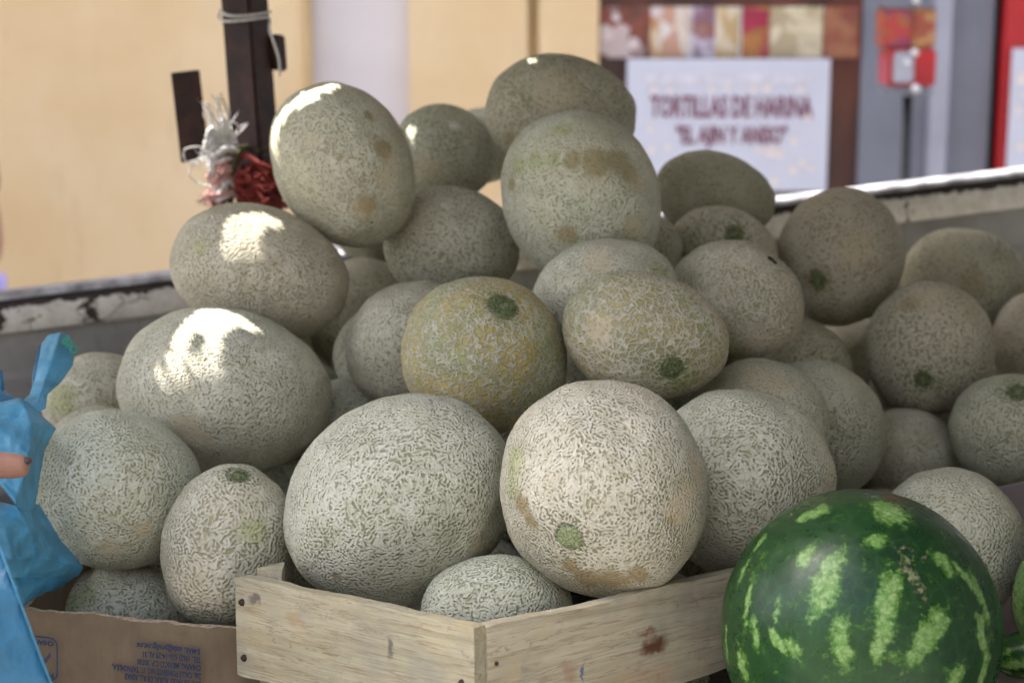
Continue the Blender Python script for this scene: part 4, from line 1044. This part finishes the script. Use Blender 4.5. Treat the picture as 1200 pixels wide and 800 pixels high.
bld = empty('shop_building', (0, WY, 0)); tag(bld, 'peach rendered building with a pale door panel behind the truck', 'building')
def wallbox(name, x0, x1, z0, z1, y0, y1, mat, parent=bld, bevel=0):
    b = box(name, (0, 0, 0), (x1 - x0, y1 - y0, z1 - z0), mat, None, bevel); b.parent = parent
    b.matrix_world = Matrix.Translation(((x0 + x1) / 2, (y0 + y1) / 2, (z0 + z1) / 2)); return b
X = lambda px_, Y=WY: atwall(px_, 110, Y).x
wallbox('wall', -9, X(358), .13, 4.1, WY, WY + .3, M_PEACH)
wallbox('pale_panel', X(366), X(480), .13, 4.1, WY + .04, WY + .3, M_PALE)
wallbox('panel_frame', X(358), X(366), .13, 4.1, WY - .015, WY + .3, M_OCHRE)
wallbox('wall', X(480), X(618), .13, 4.1, WY - .01, WY + .3, M_PEACH)
wallbox('wall_rib', X(618), X(631), .13, 4.1, WY + .03, WY + .3, M_OCHRE)
wallbox('wall', X(631), X(701), .13, 4.1, WY - .01, WY + .3, M_PEACH)
wallbox('upper_wall', X(701), 9, 2.75, 4.1, WY, WY + .3, M_PEACH)
# shop front
shop = empty('tortilla_shop', (X(900), WY, .13)); tag(shop, 'dark red-brown shop front with grey metal door beside the peach wall', 'shop')
s = N('dark_red_varnish'); p = s.obj(); n1 = s.noise(s.vm('MULTIPLY', p, (3, 3, .6)), 3, 4); c = s.mix(s.ramp(n1, .35, .7), (.035, .008, .006), (.12, .028, .014)); s.set(c, .35); M_VARN = s.m
M_GREY = plain('grey_metal_door', (.17, .175, .21), .5, .0, .08, 4); M_LGREY = plain('light_grey_frame', (.32, .32, .37), .45, 0, .08, 4)
M_BLACK = plain('black_gap', (.012, .012, .014), .6); M_RED = plain('red_painted_panel', (.42, .008, .012), .45, 0, .1, 6)
M_SILV = plain('polished_metal', (.6, .6, .6), .35, .9)
sp = lambda n_, a, b, z0, z1, dy, mat, dep=.05: wallbox(n_, X(a), X(b), z0, z1, WY + dy, WY + dy + dep, mat, shop)
sp('back_wall', 690, 1700, .13, 2.7, .24, M_BLACK)
sp('counter_panel', 701, 1012, .13, 2.7, .06, M_VARN)
sp('top_rail', 701, 1012, 1.86 + .0, 1.93, .03, plain('red_brown_rail', (.12, .03, .02), .5), .03)
sp('metal_door', 1012, 1092, .13, 2.7, .05, M_GREY)
sp('door_frame', 1092, 1112, .13, 2.7, .0, M_LGREY)
sp('metal_door', 1112, 1166, .13, 2.7, .05, M_GREY)
sp('dark_gap', 1166, 1174, .13, 2.7, .08, M_BLACK)
sp('red_panel', 1174, 1330, .13, 2.7, .0, M_RED)
sp('roof_slab', 701, 1700, 2.7, 2.76, -.25, M_LGREY, .5)
# white poster with lettering
M_PAPER = plain('white_paper', (.54, .54, .61), .7, 0, .03, 5)
YS = WY - .02
def flat(name, x0, y0, x1, y1, Y, mat, parent, th=.006):
    a, b = atwall(x0, y0, Y), atwall(x1, y1, Y)
    o = box(name, (0, 0, 0), (b.x - a.x, th, a.z - b.z), mat, None); o.parent = parent; o.matrix_world = Matrix.Translation(((a.x + b.x) / 2, Y + th / 2, (a.z + b.z) / 2)); return o
sign = empty('paper_sign', atwall(850, 222, YS)); tag(sign, 'white paper sign lettered TORTILLAS DE HARINA on the shop front', 'sign')
flat('paper', 735, 69, 968, 224, YS, M_PAPER, sign)
M_INKM = plain('maroon_print', (.17, .035, .07), .7); M_CREAM = plain('faint_beige_print', (.70, .60, .56), .7)
flat('print_band', 757, 88, 952, 98, YS - .002, plain('faint_grey_print', (.58, .55, .60), .7), sign, .001)
bpy.context.view_layer.update()
def sign_text(body, x0, x1, ybase, h):
    a = atwall(x0, ybase, YS - .0025); b = atwall(x1, ybase, YS - .0025)
    o = text('lettering', body, h, M_INKM, sign, Matrix.Translation(a) @ Matrix.Rotation(math.radians(90), 4, 'X'), off=.0022)
    w_ = max(v.co.x for v in o.data.vertices); o.data.transform(Matrix.Diagonal(((b.x - a.x) / w_, 1, 1, 1)))
sign_text('TORTILLAS DE HARINA', 762, 952, 137, .088)
sign_text("\"EL AJIN Y ANISO\"", 792, 922, 168, .072)
random.seed(5)
def disc_blobs(name, pts, mat, parent, Y):
    for (x, y, r) in pts:
        c_ = atwall(x, y, Y); vs = []
        for k in range(7):
            a = k * .8976; q = r * random.uniform(.6, 1.1) * WY / FPX; vs.append(Vector((math.cos(a) * q, 0, math.sin(a) * q)))
        o = mesh(name, vs, [tuple(range(7))], mat, parent); o.location = c_ - parent.location
disc_blobs('printed_motif', [(767, 105, 5), (785, 106, 5), (834, 104, 5), (852, 103, 6), (884, 104, 5), (900, 102, 6), (938, 104, 6), (762, 152, 5), (764, 175, 6), (782, 172, 5), (931, 166, 6), (905, 178, 9), (915, 180, 6), (940, 190, 6), (930, 199, 7), (950, 197, 5), (908, 212, 6), (845, 192, 6), (890, 176, 5), (948, 138, 5)], M_CREAM, sign, YS - .0015)
# food photographs above the poster
def photo_mat(name, c1, c2, c3, sc=16, seed=0):
    s = N(name); p = s.vm('ADD', s.obj(), (seed, 0, 0)); a = s.vor(p, sc, 'F1', 'Color'); n1 = s.noise(p, sc * .7, 3)
    c = s.mix(s.ramp(n1, .4, .6), c1, c2); sep = s.n('SeparateColor'); s.put(sep.inputs[0], a); c = s.mix(s.ramp(sep.outputs[0], .6, .75, 0, .8), c, c3); return s.set(c, .4)
fp = empty('photo_banner', atwall(850, 66, WY + .04)); tag(fp, 'strip of blurred food photographs above the white paper sign', 'banner')
strips = [(703, 762, (.22, .05, .03), (.10, .03, .02), (.62, .50, .48), 17), (762, 775, (.45, .22, .10), (.60, .45, .25), (.6, .5, .45), 20), (775, 806, (.66, .60, .55), (.60, .48, .36), (.45, .2, .12), 12),
          (806, 812, (.6, .58, .6), (.6, .5, .5), (.4, .3, .3), 9), (812, 838, (.20, .10, .14), (.50, .44, .52), (.25, .08, .05), 18), (838, 866, (.50, .34, .16), (.62, .52, .40), (.42, .28, .12), 20), (866, 869, (.66, .62, .58), (.6, .6, .6), (.6, .6, .6), 9),
          (869, 902, (.40, .18, .04), (.30, .10, .03), (.35, .02, .05), 15), (902, 964, (.50, .42, .28), (.62, .52, .36), (.36, .28, .16), 30), (964, 1006, (.22, .05, .03), (.30, .12, .06), (.16, .05, .03), 18)]
for i, (a, b, c1, c2, c3, scl_) in enumerate(strips): flat('food_photo', a + .4, 8, b - .4, 68, WY + .035, photo_mat('food_print', c1, c2, c3, scl_, i), fp, .004)
flat('food_photo', 871, 12, 900, 32, WY + .032, plain('magenta_fruit', (.30, .01, .045), .4), fp, .003)
disc_blobs('printed_motif', [(712, 38, 10), (742, 52, 9), (770, 14, 8), (722, 20, 6)], plain('pale_food', (.62, .52, .50), .5), fp, WY + .033)
# white notice on the red panel
nt_ = empty('notice', atwall(1200, 200, YS)); tag(nt_, 'white notice on the red panel, cut off by the right edge', 'sign')
flat('paper', 1187, 57, 1290, 198, YS, M_PAPER, nt_)
disc_blobs('printed_motif', [(1198, 92, 8), (1193, 130, 5), (1196, 172, 6), (1200, 110, 4)], M_CREAM, nt_, YS - .0015)
# candy dispenser on its pole
cd = empty('candy_dispenser', atwall(1068, 300, WY - .45)); tag(cd, 'red and clear candy dispenser on a thin black pole in front of the grey door', 'dispenser')
YD = WY - .45
def dbox(n_, x0, y0, x1, y1, dep, mat, dy=0, bev=.006):
    a, b = atwall(x0, y0, YD), atwall(x1, y1, YD); o = box(n_, (0, 0, 0), (b.x - a.x, dep, a.z - b.z), mat, None, bev); o.parent = cd
    o.matrix_world = Matrix.Translation(((a.x + b.x) / 2, YD + dy, (a.z + b.z) / 2)); return o
M_RED2 = plain('dispenser_red', (.38, .012, .018), .3); M_CANDY = photo_mat('candies', (.36, .03, .03), (.30, .10, .02), (.20, .02, .09), 34)
dbox('candy_tank', 1032, 10, 1062, 56, .12, M_CANDY); dbox('candy_tank', 1064, 10, 1090, 56, .12, photo_mat('orange_candies', (.36, .14, .03), (.26, .05, .03), (.40, .22, .08), 34, 3))
dbox('lid', 1030, 3, 1092, 9.5, .14, M_GREY); dbox('body', 1036, 57, 1089, 100, .14, M_RED2)
dbox('face_plate', 1040, 60, 1062, 96, .02, M_LGREY, -.08); dbox('base', 1036, 101, 1086, 111, .13, M_GREY)
def knob(x, y, r):
    bm = bmesh.new(); bmesh.ops.create_uvsphere(bm, u_segments=16, v_segments=10, radius=r); me = bpy.data.meshes.new('knob'); bm.to_mesh(me); bm.free()
    o = link('knob', me, M_SILV, None, True); o.parent = cd; o.matrix_world = Matrix.Translation(atwall(x, y, YD - .09))
knob(1072, 62, .011); knob(1073, 104, .013); knob(1063, 74, .010); knob(1074, 1, .011)
pA, pB = atwall(1064, 111, YD), atwall(1069, 300, YD); pB.z = .13
t = tube('pole', [pA, Vector((pA.x + .012, pA.y, .15)), Vector((pA.x + .012, pA.y, .13))], .013, M_BLACK, None, 10); t.parent = cd; t.matrix_parent_inverse = Matrix.Translation(-cd.location)
bs = box('foot', (0, 0, 0), (.3, .3, .03), M_BLACK, None, .008); bs.parent = cd; bs.matrix_world = Matrix.Translation((pA.x, pA.y, .146))

# ------------------------------------------------------------------ canvas awning added out of view, its tears cut to shape the sun patches
TZ = 1.78
def up_to_tarp(w_): return w_ + SUN * ((TZ - w_.z) / SUN.z)
CELL = .005; TX0, TX1, TY0, TY1 = -1.45, 1.75, -.45, 3.1
nx, ny = int((TX1 - TX0) / CELL), int((TY1 - TY0) / CELL)
open_ = np.zeros((nx, ny), bool)
def inpoly(x, y, P):
    r = False; j = len(P) - 1
    for i in range(len(P)):
        if (P[i][1] > y) != (P[j][1] > y) and x < (P[j][0] - P[i][0]) * (y - P[i][1]) / (P[j][1] - P[i][1]) + P[i][0]: r = not r
        j = i
    return r
def punch(w_, rad=0):
    q = up_to_tarp(w_); i = int((q.x - TX0) / CELL); j = int((q.y - TY0) / CELL)
    for a in range(-rad, rad + 1):
        for b in range(-rad, rad + 1):
            if 0 <= i + a < nx and 0 <= j + b < ny: open_[i + a, j + b] = True
LIT = [('m18', [(226, 368), (238, 361), (258, 360), (278, 366), (297, 380), (296, 384), (280, 377), (264, 378), (255, 388), (252, 412), (251, 440), (249, 466), (245, 466), (245, 440), (244, 412), (240, 388), (230, 378), (219, 390), (212, 414), (211, 445), (209, 478), (204, 478), (202, 450), (203, 420), (208, 396), (216, 380)]),
       ('m17', [(268, 258), (288, 248), (310, 247), (322, 255), (322, 260), (308, 260), (300, 270), (297, 290), (295, 312), (291, 314), (289, 292), (284, 278), (277, 292), (275, 312), (270, 308), (268, 290), (266, 272)]),
       ('m13', [(355, 110), (385, 101), (397, 99), (393, 104), (372, 112), (358, 122), (350, 124), (342, 134), (334, 144), (328, 158), (324, 176), (320, 184), (321, 160), (334, 130)]),
       ('m14', [(479, 153), (486, 152), (486, 159), (480, 160)]),
       ('m12', [(617, 68.5), (627, 68), (628, 72), (619, 73)])]
for k, poly in LIT:
    xs = [q[0] for q in poly]; ys = [q[1] for q in poly]
    yv_ = min(ys)
    while yv_ <= max(ys):
        xv = min(xs)
        while xv <= max(xs):
            if inpoly(xv, yv_, poly):
                w_, ok = hit(k, xv, yv_)
                if ok: punch(w_)
            xv += 1.5
        yv_ += 1.5
for yy in range(112, 230, 5):
    for xx in range(240, 268, 5): punch(PX(xx, yy, D0 - .01), 1)
# past the rear edge the rail lies in the sun
for i in range(nx):
    x_ = TX0 + (i + .5) * CELL
    for j in (0,):
        edge = 2.46 + .05 * noise.noise(Vector((x_ * 5, 0, 0))) + (0 if x_ > -.72 else .75)
        open_[i, max(0, int((edge - TY0) / CELL)):] = True
        f = float(np.interp(x_, [-1.4, -.7, -.5, -.4, -.3, 0, .2, .5, .8], [1.15, 1.22, 1.36, 1.36, 1.28, 1.24, .9, .2, -.35])) + .04 * noise.noise(Vector((x_ * 4, 7, 0)))
        open_[i, :max(0, int((f - TY0) / CELL))] = True
vs = []; idx = -np.ones((nx + 1, ny + 1), int); fs = []
for i in range(nx):
    for j in range(ny):
        if open_[i, j]: continue
        q = []
        for a, b in ((0, 0), (1, 0), (1, 1), (0, 1)):
            if idx[i + a, j + b] < 0:
                idx[i + a, j + b] = len(vs); vs.append((TX0 + (i + a) * CELL, TY0 + (j + b) * CELL, TZ))
            q.append(idx[i + a, j + b])
        fs.append(q)
s = N('grey_canvas'); p = s.obj(); c = s.mix(s.noise(p, 6, 4), (.30, .31, .30), (.40, .41, .40)); s.set(c, .9); M_CANVAS = s.m
aw = mesh('awning', vs, fs, M_CANVAS); tag(aw, 'torn grey canvas awning added unseen above the truck, its tears shaped for the sun patches', 'awning')

dc = []; df = []; nn_ = 60
for i in range(nn_ + 1):
    for j in range(13):
        y_ = -.35 + i / nn_ * 2.75; z_ = TZ - .01 - j / 12 * 1.1
        z_ = TZ - .01 - j / 12 * .98; dc.append((1.02 + .035 * math.sin(y_ * 17) * (j / 12), y_, z_))
for i in range(nn_):
    for j in range(12): df.append((i * 13 + j, (i + 1) * 13 + j, (i + 1) * 13 + j + 1, i * 13 + j + 1))
dcl = mesh('side_curtain', dc, df, M_CANVAS, None, True); tag(dcl, 'grey canvas curtain added unseen at the right end to darken the heap', 'curtain')  # unseen canvas added to darken the right side of the heap

opp = empty('shop_building', (0, -7, 0)); tag(opp, 'cream building added unseen across the street behind the camera to shape the light', 'building')  # facing building added out of view to shape the front light
M_CREAMW = plain('cream_render', (.34, .32, .28), .9, 0, .1, 2)
wallbox('wall', -12, 12, .0, 5.2, -7.3, -7, M_CREAMW, opp)
for i in range(5):
    wallbox('window', -10 + i * 4.4, -8.2 + i * 4.4, 1.0, 2.6, -6.99, -6.96, M_BLACK, opp)
